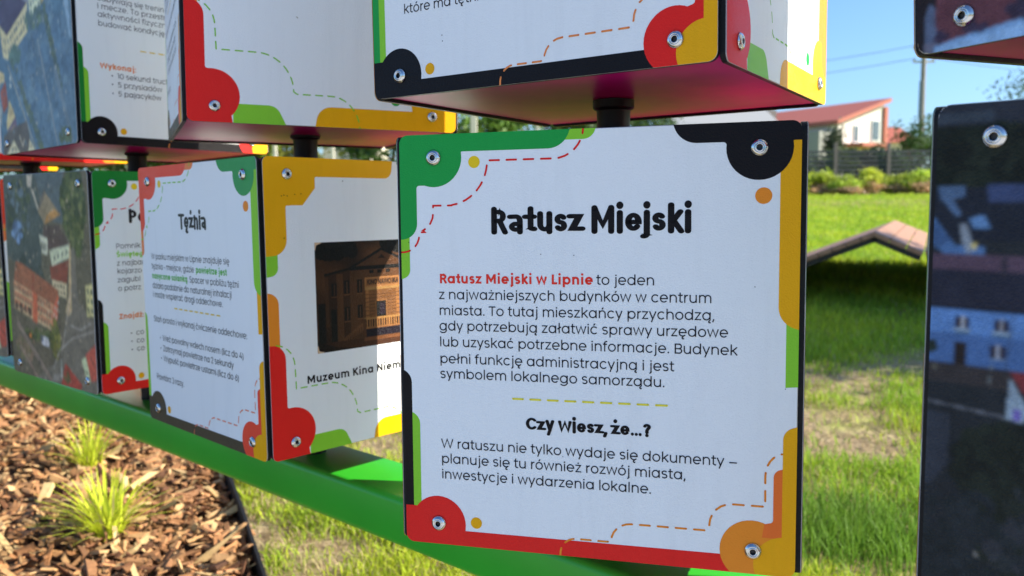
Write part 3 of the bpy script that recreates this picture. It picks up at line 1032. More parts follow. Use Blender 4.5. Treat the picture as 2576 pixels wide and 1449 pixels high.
def art_aerial_school():
    """low town blocks round a red roofed school, seen from the air"""
    a = Art()
    p = Print(0, 0, 388, 422.5, 1.9, P(84, 84, 76), 21)
    dark, road = P(58, 68, 72), P(98, 98, 96)
    tree = [P(70, 84, 52), P(88, 98, 66), P(48, 60, 40), P(60, 74, 50)]
    p.poly([(0, 422), (160, 422), (190, 330), (160, 200), (0, 250)], P(62, 74, 78))
    p.poly([(160, 422), (290, 422), (300, 320), (200, 330)], P(72, 86, 98))
    p.clump(70, 350, 60, 60, [P(62, 76, 60), P(74, 92, 110), P(50, 62, 60)], 90, 9)
    p.clump(60, 300, 30, 24, [P(96, 128, 176), P(70, 92, 130)], 22, 6)
    p.poly([(286, 422), (320, 300), (325, 173), (411, 127), (395, 0), (150, 0), (98, 0), (200, 50), (290, 160), (296, 300)], road)
    p.clump(325, 360, 48, 66, tree, 240, 9)
    p.clump(330, 300, 30, 34, tree, 60, 8)
    p.poly([(199, 389), (269, 340), (195, 321), (164, 350)], P(118, 112, 98)); p.poly([(195, 321), (269, 340), (240, 352), (206, 338)], P(150, 118, 74))
    p.poly([(205, 380), (199, 389), (164, 350), (172, 346)], P(90, 88, 84))
    p.poly([(138, 392), (150, 390), (171, 352), (166, 350)], P(150, 152, 150))
    p.poly([(120, 420), (150, 422), (140, 395), (122, 396)], P(150, 152, 152))
    p.poly([(190, 318), (260, 320), (300, 283), (240, 262), (180, 280)], P(72, 62, 62))
    p.poly([(166, 300), (205, 292), (200, 258), (176, 262)], P(176, 180, 176)); p.windows((172, 264), (200, 260), (172, 292), 3, 1, P(60, 64, 66))
    p.poly([(210, 269), (302, 283), (299, 258), (219, 238)], P(184, 184, 172)); p.windows((222, 242), (296, 260), (222, 262), 4, 1, P(60, 62, 60), .3, .4)
    p.poly([(207, 236), (296, 252), (281, 206), (214, 210)], P(112, 62, 52)); p.poly([(214, 210), (281, 206), (276, 178), (222, 180)], P(176, 166, 146)); p.windows((222, 182), (276, 180), (220, 206), 4, 2, P(80, 64, 60))
    p.poly([(300, 285), (306, 283), (296, 150), (276, 140), (270, 152), (286, 180)], P(160, 148, 124))
    p.clump(100, 205, 80, 40, [P(52, 62, 60), P(66, 76, 78)], 40, 10)
    p.poly([(42, 240), (70, 238), (243, 190), (222, 158), (26, 198)], P(130, 86, 68)); p.line((130, 218), (118, 178), 5, P(140, 70, 54))
    p.poly([(26, 198), (222, 158), (200, 106), (23, 139)], P(186, 152, 128))
    for j, (b0, b1) in enumerate(((.08, .20), (.38, .50), (.68, .80))):
        for q in (b0, b1):
            A = Vector((26, 198)).lerp(Vector((23, 139)), q); B = Vector((222, 158)).lerp(Vector((200, 106)), q)
            p.line(A, B, 3.5, P(160, 84, 62))
    p.windows((23, 139), (200, 106), (26, 198), 14, 3, P(96, 84, 80), .42, .42)
    for k in range(4):
        x = 34 + k * 22
        p.clump(x, 147 - k * 3, 5, 8, [P(70, 52, 46)], 8, 4)
    p.poly([(120, 180), (142, 176), (134, 112), (112, 116)], P(168, 92, 70))
    p.poly([(217, 158), (243, 188), (231, 133), (198, 108)], P(170, 92, 72)); p.windows((200, 112), (230, 134), (218, 156), 2, 3, P(210, 200, 190), .4, .4)
    p.poly([(23, 135), (200, 102), (270, 150), (250, 60), (120, 0), (20, 0)], P(88, 86, 78))
    p.clump(150, 92, 90, 14, tree, 70, 6); p.clump(215, 90, 20, 40, [P(106, 108, 58), P(80, 90, 50)], 40, 6); p.clump(70, 60, 50, 26, [P(92, 94, 70), P(112, 98, 88)], 50, 6)
    p.line((30, 110), (190, 0), 12, P(116, 108, 106)); p.line((40, 60), (120, 0), 9, P(120, 108, 104))
    p.poly([(145, 92), (186, 88), (184, 70), (150, 73)], P(168, 176, 196)); p.poly([(145, 92), (158, 91), (158, 78), (148, 78)], P(80, 88, 108))
    p.clump(95, 86, 5, 4, [P(180, 110, 60)], 6, 3)
    for A, B in (((200, 30), (235, 70)), ((235, 70), (290, 98)), ((290, 98), (395, 124)), ((287, 124), (330, 119)), ((330, 119), (376, 136)), ((240, 60), (300, 200))):
        p.line(A, B, 2.2, P(150, 152, 160))
    for k in range(8):
        p.line((195 + k * 6, 2 + k), (203 + k * 6, 16 + k), 2, P(140, 142, 150))
    p.poly([(327, 60), (350, 70), (361, 18), (345, 22)], P(196, 186, 164)); p.poly([(345, 72), (390, 98), (392, 28), (364, 22)], P(156, 82, 74))
    p.poly([(255, 46), (326, 10), (318, 0), (232, 0)], P(140, 66, 60)); p.clump(262, 20, 16, 14, [P(84, 84, 60)], 26, 4)
    p.poly([(359, 206), (388, 212), (390, 150), (360, 147)], P(178, 172, 134)); p.windows((362, 150), (390, 150), (362, 205), 2, 3, P(70, 76, 80))
    p.line((236, 14), (238, 48), 3, P(190, 190, 196))
    p.speck((0, 0, 388, 422), 260, [P(120, 120, 112), P(52, 58, 56), P(150, 146, 138), P(70, 76, 70)], 2.2)
    p.finish(1, .22, .3, 7)
    a.base = P(84, 84, 76)
    a.grids.append((p, 1))
    return a


def art_aerial_square():
    """a paved market square with town houses along it, seen from the air"""
    a = Art()
    p = Print(0, 0, 388, 422.5, 1.9, P(72, 104, 138), 31)
    p.poly([(0, 422), (388, 422), (388, 330), (0, 330)], P(58, 78, 112))
    p.clump(60, 380, 70, 40, [P(50, 78, 124), P(70, 116, 180), P(44, 60, 96)], 80, 10)
    p.poly([(100, 194), (386, 240), (376, 10), (200, 6)], P(78, 106, 138))
    p.clump(240, 150, 120, 120, [P(74, 104, 138), P(84, 112, 142), P(70, 98, 132)], 120, 16)
    for A, B, w in (((84, 191), (222, 0), 12), ((255, 285), (330, 100), 9)):
        for k in range(60):
            t = p.r.random()
            q = Vector(A).lerp(Vector(B), t)
            p.clump(q.x, q.y, w * .7, w * .7, [P(72, 92, 84), P(66, 88, 96), P(84, 100, 92)], 2, 5)
    p.line((62, 180), (190, 0), 7, P(112, 128, 142)); p.line((230, 200), (300, 0), 5, P(112, 128, 148)); p.line((300, 150), (370, 0), 14, P(92, 114, 140))
    p.poly([(20, 330), (150, 345), (186, 300), (183, 285), (66, 240), (30, 262)], P(64, 62, 92))
    p.poly([(24, 268), (66, 240), (183, 286), (180, 232), (66, 190), (40, 200)], P(172, 172, 150)); p.windows((66, 195), (180, 236), (66, 236), 9, 2, P(84, 98, 116), .4, .45)
    p.windows((30, 210), (62, 196), (30, 250), 3, 2, P(96, 104, 116), .35, .4)
    p.poly([(150, 422), (250, 422), (232, 330), (190, 318)], P(120, 70, 92)); p.poly([(150, 400), (190, 318), (196, 280), (152, 300)], P(110, 124, 146))
    p.poly([(190, 318), (250, 345), (250, 258), (196, 236)], P(166, 186, 178)); p.windows((198, 242), (248, 262), (196, 312), 4, 3, P(70, 92, 116), .4, .5)
    p.poly([(250, 422), (330, 422), (330, 350), (252, 310)], P(140, 76, 92)); p.poly([(252, 310), (330, 350), (330, 315), (256, 272)], P(170, 160, 112)); p.windows((258, 276), (328, 316), (254, 306), 6, 1, P(96, 96, 90), .4, .5)
    p.poly([(345, 422), (388, 422), (388, 330), (372, 320)], P(128, 70, 88)); p.poly([(335, 400), (372, 322), (384, 190), (376, 190), (348, 300)], P(110, 142, 180))
    p.clump(215, 250, 50, 16, [P(80, 104, 96), P(76, 100, 112)], 50, 7); p.clump(105, 195, 30, 16, [P(70, 98, 100)], 24, 7)
    p.poly([(0, 180), (40, 165), (38, 150), (14, 150), (0, 130)], P(172, 166, 140)); p.poly([(10, 130), (44, 150), (52, 100), (24, 86)], P(126, 72, 62))
    p.poly([(60, 110), (90, 72), (40, 50), (36, 60)], P(176, 166, 136)); p.windows((50, 66), (80, 74), (60, 92), 3, 1, P(120, 110, 96))
    p.poly([(0, 130), (18, 90), (10, 60), (0, 70)], P(120, 140, 158)); p.poly([(40, 48), (90, 74), (100, 40), (60, 20)], P(92, 82, 112))
    p.poly([(10, 0), (170, 0), (150, 60), (60, 50), (20, 40)], P(78, 78, 82))
    for g in (((31, 0), (74, 27), (103, 0)), ((149, 0), (160, 24), (185, 0))):
        p.poly(list(g), P(176, 174, 160)); p.rect(g[1][0] - 9, 6, g[1][0] - 3, 12, P(92, 92, 88)); p.rect(g[1][0] + 3, 6, g[1][0] + 9, 12, P(92, 92, 88))
    p.line((60, 46), (82, 58), 3, P(130, 120, 110)); p.line((106, 34), (122, 10), 3, P(170, 170, 166)); p.line((122, 10), (132, 26), 3, P(170, 170, 166))
    p.clump(340, 16, 30, 12, [P(74, 92, 80), P(66, 84, 76)], 30, 6)
    p.rect(68, 134, 76, 142, P(180, 190, 200)); p.rect(70, 148, 76, 156, P(180, 190, 200))
    p.speck((100, 20, 370, 260), 90, [P(126, 146, 170), P(56, 84, 118), P(140, 150, 160)], 2.0)
    p.speck((0, 0, 388, 422), 120, [P(90, 110, 130), P(56, 76, 104)], 2.4)
    p.finish(1, .18, .25, 8)
    a.base = P(78, 100, 120)
    a.grids.append((p, 1))
    return a


def art_dark_street():
    """a dusky street of pale houses; only its left edge is in the photograph"""
    a = Art()
    p = Print(0, 0, 388, 422.5, 1.0, P(30, 38, 52), 41)
    dk = P(24, 32, 38)
    p.rect(0, 366, 388, 423, P(22, 32, 34)); p.rect(0, 408, 388, 423, P(34, 42, 62)); p.rect(0, 410, 36, 417, P(46, 60, 84))
    p.clump(40, 385, 60, 18, [P(20, 30, 30), P(26, 36, 36), P(18, 26, 28)], 120, 7)
    p.rect(0, 330, 388, 366, P(26, 34, 54))
    p.poly([(2, 366), (19, 367), (20, 360), (12, 357), (18, 347), (15, 345), (4, 358)], P(66, 96, 150))
    p.poly([(0, 345), (14, 326), (33, 325), (34, 318), (10, 317), (0, 326)], P(62, 100, 168)); p.poly([(-1, 343), (12, 329), (2, 322), (-1, 328)], P(52, 84, 146))
    p.poly([(33, 368), (58, 368), (58, 356), (35, 355)], P(48, 66, 118)); p.poly([(23, 344), (32, 347), (37, 338), (26, 337)], P(76, 118, 188))
    p.poly([(17, 340), (21, 341), (27, 324), (23, 319), (19, 328)], P(108, 128, 164)); p.poly([(20, 320), (24, 320), (31, 306), (29, 293), (25, 293)], P(128, 140, 176)); p.poly([(25, 301), (29, 301), (28.6, 293), (25.6, 293)], P(86, 142, 190))
    p.clump(27, 325, 2, 2, [P(196, 170, 120)], 3, 1.4)
    p.rect(0, 308, 388, 320, P(70, 62, 92)); p.rect(0, 281, 388, 309, P(30, 36, 60)); p.rect(45, 306, 48, 319, P(40, 44, 66))
    p.rect(0, 281, 388, 283, P(18, 22, 34))
    p.rect(0, 244, 388, 281, P(74, 118, 200)); p.rect(0, 242, 388, 264, P(58, 94, 166))
    p.line((53, 281), (50, 242), .9, P(50, 70, 110))
    for k in range(10):
        u = 18 + k * 24.5
        p.rect(u - 1.2, 267, u + 8, 275.5, P(34, 32, 54)); p.rect(u + 2.8, 267, u + 4.4, 276.5, P(150, 170, 214)); p.rect(u - 2, 265.6, u + 8.8, 267.2, P(120, 152, 206)); p.rect(u - 1.6, 263.6, u + 8.8, 265.4, P(62, 96, 140))
        if k != 0:
            p.rect(u - 3, 249, u + 6.6, 258, P(34, 34, 58)); p.rect(u + 1, 249, u + 2.6, 259, P(140, 160, 206)); p.rect(u - 3.4, 247.4, u + 7, 249, P(104, 136, 190))
    p.rect(16.2, 238.5, 25, 257.5, P(30, 28, 34))
    p.rect(0, 226, 388, 242, P(44, 46, 58)); p.rect(0, 0, 388, 228, P(28, 36, 50)); p.clump(2, 252, 3, 5, [P(26, 40, 44)], 10, 2)
    p.line((41, 245), (40, 231), .8, P(100, 120, 146)); p.clump(4, 238, 2, 1, [P(76, 84, 90)], 3, 1.5)
    p.line((0, 212), (50, 208.5), 1.4, P(84, 96, 124)); p.poly([(53, 240), (80, 244), (80, 210), (60, 228)], P(98, 44, 58)); p.poly([(53, 236), (66, 214), (62, 206), (51, 208)], P(120, 150, 196)); p.rect(56, 208, 61, 216, P(92, 90, 190))
    p.poly([(0, 205), (16, 204), (14, 165), (4, 150), (0, 150)], P(40, 50, 72)); p.clump(48, 170, 26, 32, [P(24, 34, 36), P(20, 28, 32)], 130, 6); p.clump(30, 110, 40, 40, [P(24, 34, 46), P(28, 38, 52)], 300, 3)
    p.rect(36, 103.5, 38.4, 108, P(130, 140, 160))
    p.clump(200, 120, 160, 90, [P(26, 36, 40), P(32, 42, 56), P(40, 48, 66)], 900, 5)
    p.a *= np.array([.80, .78, .74])
    p.finish(1, .12, .28, 14)
    a.base = P(30, 36, 50)
    a.grids.append((p, 1))
    return a


def art_dusk_roofs():
    a = Art()
    p = Print(0, 0, 388, 422.5, 1.0, P(44, 38, 56), 43)
    p.rect(0, 0, 388, 423, P(74, 50, 68)); p.poly([(0, 423), (16, 423), (16, 60), (14, 0), (0, 0)], P(26, 26, 36))
    p.poly([(6.5, 5), (6.5, 26), (10, 36), (14, 33), (16, 5)], P(66, 84, 124)); p.poly([(6, 0), (17, 0), (16, 8), (6, 8)], P(78, 88, 122))
    p.poly([(14, 0), (388, 0), (388, 44), (78, 12.5), (30, 7), (14, 4)], P(96, 138, 202)); p.poly([(14, 0), (388, 0), (388, 34), (78, 8.5), (30, 4.5), (14, 1.5)], P(110, 152, 214))
    p.clump(20, 9, 5, 4, [P(42, 40, 68)], 14, 2.4); p.clump(45, 14, 7, 5, [P(44, 42, 70)], 20, 2.6); p.clump(75, 22, 8, 9, [P(44, 42, 68)], 24, 3)
    p.clump(77, 40, 6, 4, [P(60, 80, 130)], 8, 3); p.rect(63, 40, 65, 52, P(180, 120, 96))
    p.finish(1, .12, .3, 8)
    a.base = P(34, 34, 48)
    a.grids.append((p, 1))
    return a


# ------------------------------------------------------------------ rotating cubes
BOLT_UV = ((36.6, 399.1), (351.6, 399.1), (36.1, 22), (350, 22.3))
_bolt_me = None


def bolt_mesh():
    bm = bmesh.new()
    prof = [(0.0079, 0.0002), (0.0080, 0.0006), (0.0077, 0.0012), (0.0068, 0.0023), (0.0056, 0.0031), (0.0049, 0.0034), (0.0046, 0.0033),
            (0.0044, 0.0028), (0.0042, 0.0029), (0.0036, 0.0034), (0.0031, 0.0034), (0.0028, 0.0031)]
    add_lathe(bm, prof, 32)
    a = len(bm.faces)
    add_lathe(bm, [(0.0028, 0.0031), (0.0025, 0.0006), (0, 0.0004)], 6)
    bm.faces.ensure_lookup_table()
    me = bpy.data.meshes.new('bolt')
    bmesh.ops.recalc_face_normals(bm, faces=bm.faces)
    for i, f in enumerate(bm.faces):
        f.smooth = i < a
        f.material_index = 0 if i < a else 1
    bm.to_mesh(me); bm.free()
    me.materials.append(M_STEEL); me.materials.append(M_SOCKET)
    return me


BOLT = bolt_mesh()


def plate_mesh():
    bm = bmesh.new()
    add_box(bm, (0, 0, 0), (0.3865, 0.3865, 0.008), bevel=0.0015)
    me = bpy.data.meshes.new('plate'); bm.to_mesh(me); bm.free()
    me.materials.append(M_PLATE)
    return me


PLATE = plate_mesh()
ARTS = {}


def art_mesh(kind):
    if kind not in ARTS:
        ARTS[kind] = panel_mesh('panel_' + kind, globals()['art_' + kind]())
    return ARTS[kind]


POLE0, STEP = Vector((0.12185, 1.00444)), Vector((-0.465182, 0.411945))
ZA, ZB, HH = HC - 0.35859, HC + 0.11455, 0.42252


def cube(i, row, fit, faces, label, part_labels=None):
    """faces: front, right, back, left prints; a leading '+' means its bolts show"""
    dx, dy, dz, ax, ay, az, dh = fit
    Rm = Matrix.Rotation(az, 3, 'Z') @ Matrix.Rotation(ay, 3, 'Y') @ Matrix.Rotation(ax, 3, 'X')
    H = HH + dh
    ctr = Vector((POLE0.x + STEP.x * i + dx, POLE0.y + STEP.y * i + dy, {'A': ZA, 'B': ZB, 'C': ZB + (ZB - ZA)}[row] + HH / 2 + dz))
    t = empty('rotating_cube', ctr - Rm @ Vector((0, 0, H / 2)), Rm.to_euler())
    tag(t, label, 'cube', 'turning picture cubes on the green frame')
    for k, f in enumerate(faces):
        show = f.startswith('+')
        me = art_mesh(f.lstrip('+'))
        o = link('panel', me, t)
        q = Matrix.Rotation(k * math.pi / 2, 4, 'Z')
        o.matrix_local = q @ Matrix(((1, 0, 0, 0), (0, 0, -1, -0.2), (0, 1, 0, H / 2), (0, 0, 0, 1)))
        o.scale.y = H / PH
        if part_labels and k in part_labels:
            o['label'] = part_labels[k]
        if show:
            for (u, v) in BOLT_UV:
                b = link('bolt', BOLT, o)
                b.location = (u / 1000 - PW / 2, v / 1000 - PH / 2, 0.0004)
                b.rotation_euler = (0, 0, rnd.random() * 3)
    p = link('base_plate', PLATE, t); p.location = (0, 0, 0.0075)
    p = link('top_plate', PLATE, t); p.location = (0, 0, H - 0.0075)
    return t


FIT = {'A2': (-0.0012, 0.0045, -0.0, 0.0024, 0.0087, 0.8922, -0.0005), 'A3': (-0.0002, -0.0016, -0.0027, -0.0088, 0.0064, 0.8015, 0.0009),
       'A4': (0.005, -0.0077, 0.0003, -0.0261, -0.0076, -0.2676, -0.0005), 'A5': (-0.006, 0.0008, 0.0053, 0.0329, 0.0065, -0.8169, 0.0004),
       'B1': (0.0003, 0.0007, -0.0028, 0.009, 0.0079, 0.691, 0.0002), 'B2': (0.0002, 0.0053, -0.0063, -0.0162, 0.018, 0.8546, 0.0005),
       'B3': (0.002, -0.004, -0.0050, -0.0015, 0.0174, 0.4300, 0.0005), 'B4': (-0.0018, 0.0058, 0.0001, -0.0074, -0.0133, -0.5646, -0.0007),
       'B5': (-0.0138, 0.003, 0.0056, 0.0372, -0.0275, -1.0081, -0.0005),
       'C': (0, 0, 0, 0, 0, .35, 0), 'A1': (0, 0, 0, 0, 0, 1.05, 0), 'A0': (0, 0, 0, 0, 0, 0.9, 0), 'B0': (0, 0, 0, 0, 0, 1.22, 0)}

cube(0, 'A', FIT['A4'], ('+town_hall', 'picture_blank', 'fitness', 'picture_blank'),
     'white cube with the big heading about the town hall, centre of the lower row')
cube(0, 'B', FIT['B4'], ('+brine', '+picture_blank', 'fitness', 'picture_blank'),
     'upper cube with a black bottom band and red corner, right above the town hall cube')
cube(-1, 'A', FIT['A5'], ('+dark_street', 'fitness', 'picture_blank', 'fitness'),
     'lower cube at the right edge, dark photo of a street with pale blue houses')
cube(-1, 'B', FIT['B5'], ('+dusk_roofs', 'fitness', 'picture_blank', 'fitness'),
     'upper cube at the right edge, dark wine coloured photo and an orange brown underside')
cube(1, 'A', FIT['A3'], ('+cinema', 'fitness', 'picture_blank', '+graduation_text'),
     'lower cube showing a sepia cinema photo and the text headed Tężnia')
cube(1, 'B', FIT['B3'], ('+picture_blank', 'fitness', 'picture_blank', 'graduation_text'),
     'upper cube with a red left border and a green dashed trail, empty white middle')
cube(2, 'A', FIT['A2'], ('+monument', 'fitness', 'picture_blank', '+aerial_school'),
     'lower cube with an aerial photo of a red roofed school beside a green cornered text')
cube(2, 'B', FIT['B2'], ('+fitness', 'fitness', 'picture_blank', '+aerial_square'),
     'upper cube with an aerial photo of a town square and the exercise list')
cube(3, 'A', FIT['A1'], ('graduation_text', 'fitness', 'picture_blank', 'aerial_school'),
     'lower cube cut off by the left edge, only a red and green sliver showing')
cube(3, 'B', FIT['B1'], ('monument', 'fitness', 'picture_blank', 'aerial_square'),
     'upper cube mostly hidden at the left, sunlit red strip along its bottom')
cube(4, 'B', FIT['B0'], ('fitness', 'fitness', 'picture_blank', 'aerial_square'),
     'farthest upper cube, only a yellow sunlit corner showing below its neighbours')

for i in range(-1, 4):  # unseen top row, added to keep the sun off the panels below
    cube(i, 'C', FIT['C'], ('fitness', 'picture_blank', 'fitness', 'picture_blank'),
         'added unseen cube shading the rows below, ' + ('over the dark photo cubes', 'over the town hall cube', 'over the sepia cinema cube', 'over the red roofed school cube', 'over the cut off left cube')[i + 1])

# ------------------------------------------------------------------ the frame that carries them
dirv = Vector((-0.74864634, 0.66296958, 0)).normalized()
nrmv = Vector((0.66296958, 0.74864634, 0))
fr = empty('display_frame', (POLE0.x, POLE0.y, 0))
tag(fr, 'green steel beam with black poles that the picture cubes turn on', 'frame')
inv = Matrix.Translation((-POLE0.x, -POLE0.y, 0))
Rb = Matrix((dirv, nrmv, Vector((0, 0, 1)))).transposed()
zt, zb = HC - 0.42856, HC - 0.50458
bm = bmesh.new()
add_box(bm, (0, 0, 0), (6.4, 0.12, zt - zb), bevel=0.011)
bmesh.ops.transform(bm, matrix=inv @ Matrix.Translation((POLE0.x + STEP.x * 2.0, POLE0.y + STEP.y * 2.0, (zt + zb) / 2)) @ Rb.to_4x4(), verts=bm.verts)
done(bm, 'beam', M_GREEN, fr, True, 40)
for i in (-2.55, 6.6):
    bm = bmesh.new()
    z0 = float(ground(0, POLE0.y + STEP.y * i)) - 0.05
    add_box(bm, (0, 0, 0), (0.10, 0.12, zb - z0 - .002), bevel=0.008)
    bmesh.ops.transform(bm, matrix=inv @ Matrix.Translation((POLE0.x + STEP.x * i, POLE0.y + STEP.y * i, (zb + z0) / 2 - .001)) @ Rb.to_4x4(), verts=bm.verts)
    done(bm, 'leg', M_GREEN, fr)
for i in range(-1, 5):
    c = Vector((STEP.x * i, STEP.y * i, 0))
    bm = bmesh.new()
    add_lathe(bm, [(0, zt), (0.0178, zt), (0.0178, 2 * ZB - ZA + HH + .03), (0, 2 * ZB - ZA + HH + .03)], 28, Matrix.Translation(c))
    po = done(bm, 'pole', M_BLACK, fr, True, 40)
    for z, s in ((ZB, -1), (ZA, -1), (ZA + HH, 1)):
        bm = bmesh.new()
        pr = [(0.0181, 0.0035), (0.0245, 0.0030), (0.0245, -.006), (0.0228, -.0078), (0.0200, -.009), (0.0192, -.03), (0.0181, -.0305)]
        add_lathe(bm, [(r, z + (q if s < 0 else -q)) for r, q in pr], 28, Matrix.Translation(c))
        done(bm, 'collar', M_BLACK, po, True, 35)

# ------------------------------------------------------------------ ground, mulch bed, lawn
EDGE = [(-0.30, 1.0), (-0.50, 1.7), (-0.77, 2.33), (-0.98, 2.78), (-1.18, 3.2), (-1.55, 4.2), (-2.25, 5.4), (-3.3, 6.3), (-5.0, 7.0), (-9, 7.4)]


def in_bed(x, y):
    """left of / nearer than the plastic edging"""
    ey = np.array([p[1] for p in EDGE]); ex = np.array([p[0] for p in EDGE])
    return (x < np.interp(y, ey, ex)) & (y < 7.4)


def ground_mat():
    m, n, l, b = mat('meadow_soil')
    tc = n.new('ShaderNodeTexCoord')
    n1 = n.new('ShaderNodeTexNoise'); n1.inputs['Scale'].default_value = 1.4; n1.inputs['Detail'].default_value = 8; n1.inputs['Roughness'].default_value = .65
    n2 = n.new('ShaderNodeTexNoise'); n2.inputs['Scale'].default_value = 26; n2.inputs['Detail'].default_value = 6
    for q in (n1, n2):
        l.new(tc.outputs['Object'], q.inputs['Vector'])
    r1 = n.new('ShaderNodeValToRGB')
    e = r1.color_ramp.elements
    e[0].position = .30; e[0].color = (0.24, 0.17, 0.10, 1)
    e[1].position = .75; e[1].color = (0.46, 0.36, 0.21, 1)
    l.new(n2.outputs['Fac'], r1.inputs[0])
    r2 = n.new('ShaderNodeValToRGB')
    e = r2.color_ramp.elements
    e[0].position = .3; e[0].color = (0.20, 0.28, 0.02, 1)
    e[1].position = .8; e[1].color = (0.34, 0.42, 0.035, 1)
    l.new(n2.outputs['Fac'], r2.inputs[0])
    # the far lawn has grown in, the near one is freshly seeded
    sx = n.new('ShaderNodeSeparateXYZ'); l.new(tc.outputs['Object'], sx.inputs[0])
    mr = n.new('ShaderNodeMapRange'); mr.inputs['From Min'].default_value = 4.3; mr.inputs['From Max'].default_value = 5.6
    mr.inputs['To Min'].default_value = -0.10; mr.inputs['To Max'].default_value = 0.20
    l.new(sx.outputs['Y'], mr.inputs['Value'])
    ad = n.new('ShaderNodeMath'); ad.operation = 'ADD'
    l.new(n1.outputs['Fac'], ad.inputs[0]); l.new(mr.outputs['Result'], ad.inputs[1])
    st = n.new('ShaderNodeMapRange'); st.inputs['From Min'].default_value = .42; st.inputs['From Max'].default_value = .62
    l.new(ad.outputs[0], st.inputs['Value'])
    mx = n.new('ShaderNodeMix'); mx.data_type = 'RGBA'
    l.new(st.outputs['Result'], mx.inputs['Factor']); l.new(r1.outputs[0], mx.inputs['A']); l.new(r2.outputs[0], mx.inputs['B'])
    l.new(mx.outputs['Result'], b.inputs['Base Color'])
    b.inputs['Roughness'].default_value = .95
    b.inputs['Specular IOR Level'].default_value = .1
    bp = n.new('ShaderNodeBump'); bp.inputs['Strength'].default_value = .8; bp.inputs['Distance'].default_value = .03
    l.new(n2.outputs['Fac'], bp.inputs['Height']); l.new(bp.outputs['Normal'], b.inputs['Normal'])
    return m


ys = np.concatenate([np.linspace(-40, 0, 5), np.linspace(0.5, 12, 47), np.linspace(13, 60, 24), np.array([80, 150, 400, 1200])])
xs = np.concatenate([np.array([-1200, -400, -150, -80, -40]), np.linspace(-20, 20, 41), np.array([40, 80, 150, 400, 1200])])
X, Y = np.meshgrid(xs, ys)
Z = ground(X, Y)
near = (np.abs(X) < 12) & (Y > 1) & (Y < 12)
Z = Z + near * 0.012 * np.sin(X * 3.1 + Y) * np.cos(Y * 2.3)
me = bpy.data.meshes.new('ground')
nx = len(xs)
me.from_pydata(np.stack([X, Y, Z], -1).reshape(-1, 3).tolist(), [], [(i * nx + j, i * nx + j + 1, (i + 1) * nx + j + 1, (i + 1) * nx + j) for i in range(len(ys) - 1) for j in range(nx - 1)])
gr = link('ground', me, None, ground_mat())
for pgn in me.polygons:
    pgn.use_smooth = True
tag(gr, kind='structure')

# unseen pale paving on the camera's side, added to bounce sun onto the panels
me = bpy.data.meshes.new('path')
me.from_pydata([(-14, -5.5, .004), (14, -5.5, .004), (14, .55, .004), (-14, .55, .004)], [], [(0, 1, 2, 3)])
tag(link('path', me, None, simple('bounce_paving', (.46, .455, .45), .9, nscale=9, namt=.12, bump=.3, bscale=90)), kind='structure')

# bed of soil under the bark
bx = [p for p in EDGE]
me = bpy.data.meshes.new('mulch_bed')
vs, fs = [], []
for (x, y) in EDGE:
    for k in range(9):
        xx = x - 0.01 - k * (9 + x) / 8
        vs.append((xx, y, float(ground(xx, y)) + .03))
for i in range(len(EDGE) - 1):
    for k in range(8):
        fs.append((i * 9 + k, (i + 1) * 9 + k, (i + 1) * 9 + k + 1, i * 9 + k + 1))
me.from_pydata(vs, [], fs)
bed = link('mulch_bed', me, None, simple('bark_soil', (0.10, 0.055, 0.028), .95, nscale=40, namt=.5, bump=.8, bscale=60))
tag(bed, kind='structure')

# bark chips
n = 52000
cx = rng.uniform(-4.4, -0.45, n); cyy = rng.uniform(1.5, 6.0, n)
keep = in_bed(cx + .015, cyy) & (cx / np.maximum(cyy, .1) > -0.95)
cx, cyy = cx[keep], cyy[keep]
n = len(cx)
big = rng.random(n) < .03
ln = np.where(big, rng.uniform(.07, .14, n), rng.uniform(.016, .066, n)); wd = ln * rng.uniform(.16, .5, n); wd = np.where(big, ln * rng.uniform(.12, .22, n), wd); th = wd * rng.uniform(.14, .45, n)
yaw = rng.uniform(0, 6.283, n); pit = rng.normal(0, .42, n); rol = rng.normal(0, .5, n)
heap = .018 * np.sin(cx * 7 + 1) * np.cos(cyy * 6) + .012 * np.sin(cx * 17) * np.sin(cyy * 13)
cz = ground(cx, cyy) + .035 + rng.uniform(0, .035, n) + heap
box = np.array([(-1, -1, -1), (1, -.75, -1), (1, .8, -1), (-1, 1, -1), (-.9, -.8, 1), (.85, -.6, 1), (.9, .6, 1), (-.95, .8, 1)]) * .5
fi = np.array([(0, 3, 2, 1), (4, 5, 6, 7), (0, 1, 5, 4), (1, 2, 6, 5), (2, 3, 7, 6), (3, 0, 4, 7)])
L = box[None] * np.stack([ln, wd, th], -1)[:, None, :] * (1 + rng.uniform(-.4, .4, (n, 8, 3)))
L[:, :, 2] -= (L[:, :, 0] ** 2) * rng.uniform(-6, 9, n)[:, None]
c1, s1 = np.cos(rol)[:, None], np.sin(rol)[:, None]
y1, z1 = L[..., 1] * c1 - L[..., 2] * s1, L[..., 1] * s1 + L[..., 2] * c1
c1, s1 = np.cos(pit)[:, None], np.sin(pit)[:, None]
x2, z2 = L[..., 0] * c1 + z1 * s1, -L[..., 0] * s1 + z1 * c1
c1, s1 = np.cos(yaw)[:, None], np.sin(yaw)[:, None]
V = np.stack([x2 * c1 - y1 * s1 + cx[:, None], x2 * s1 + y1 * c1 + cyy[:, None], z2 + cz[:, None]], -1)
pal = np.array([(.42, .21, .085), (.30, .135, .052), (.48, .27, .115), (.15, .062, .026), (.37, .18, .075), (.54, .34, .16), (.40, .19, .082)])
pc = pal[rng.integers(0, len(pal), n)] * rng.uniform(.45, 1.15, (n, 1))
pc[big] = np.array([(.52, .35, .16)]) * rng.uniform(.75, 1.2, (big.sum(), 1))
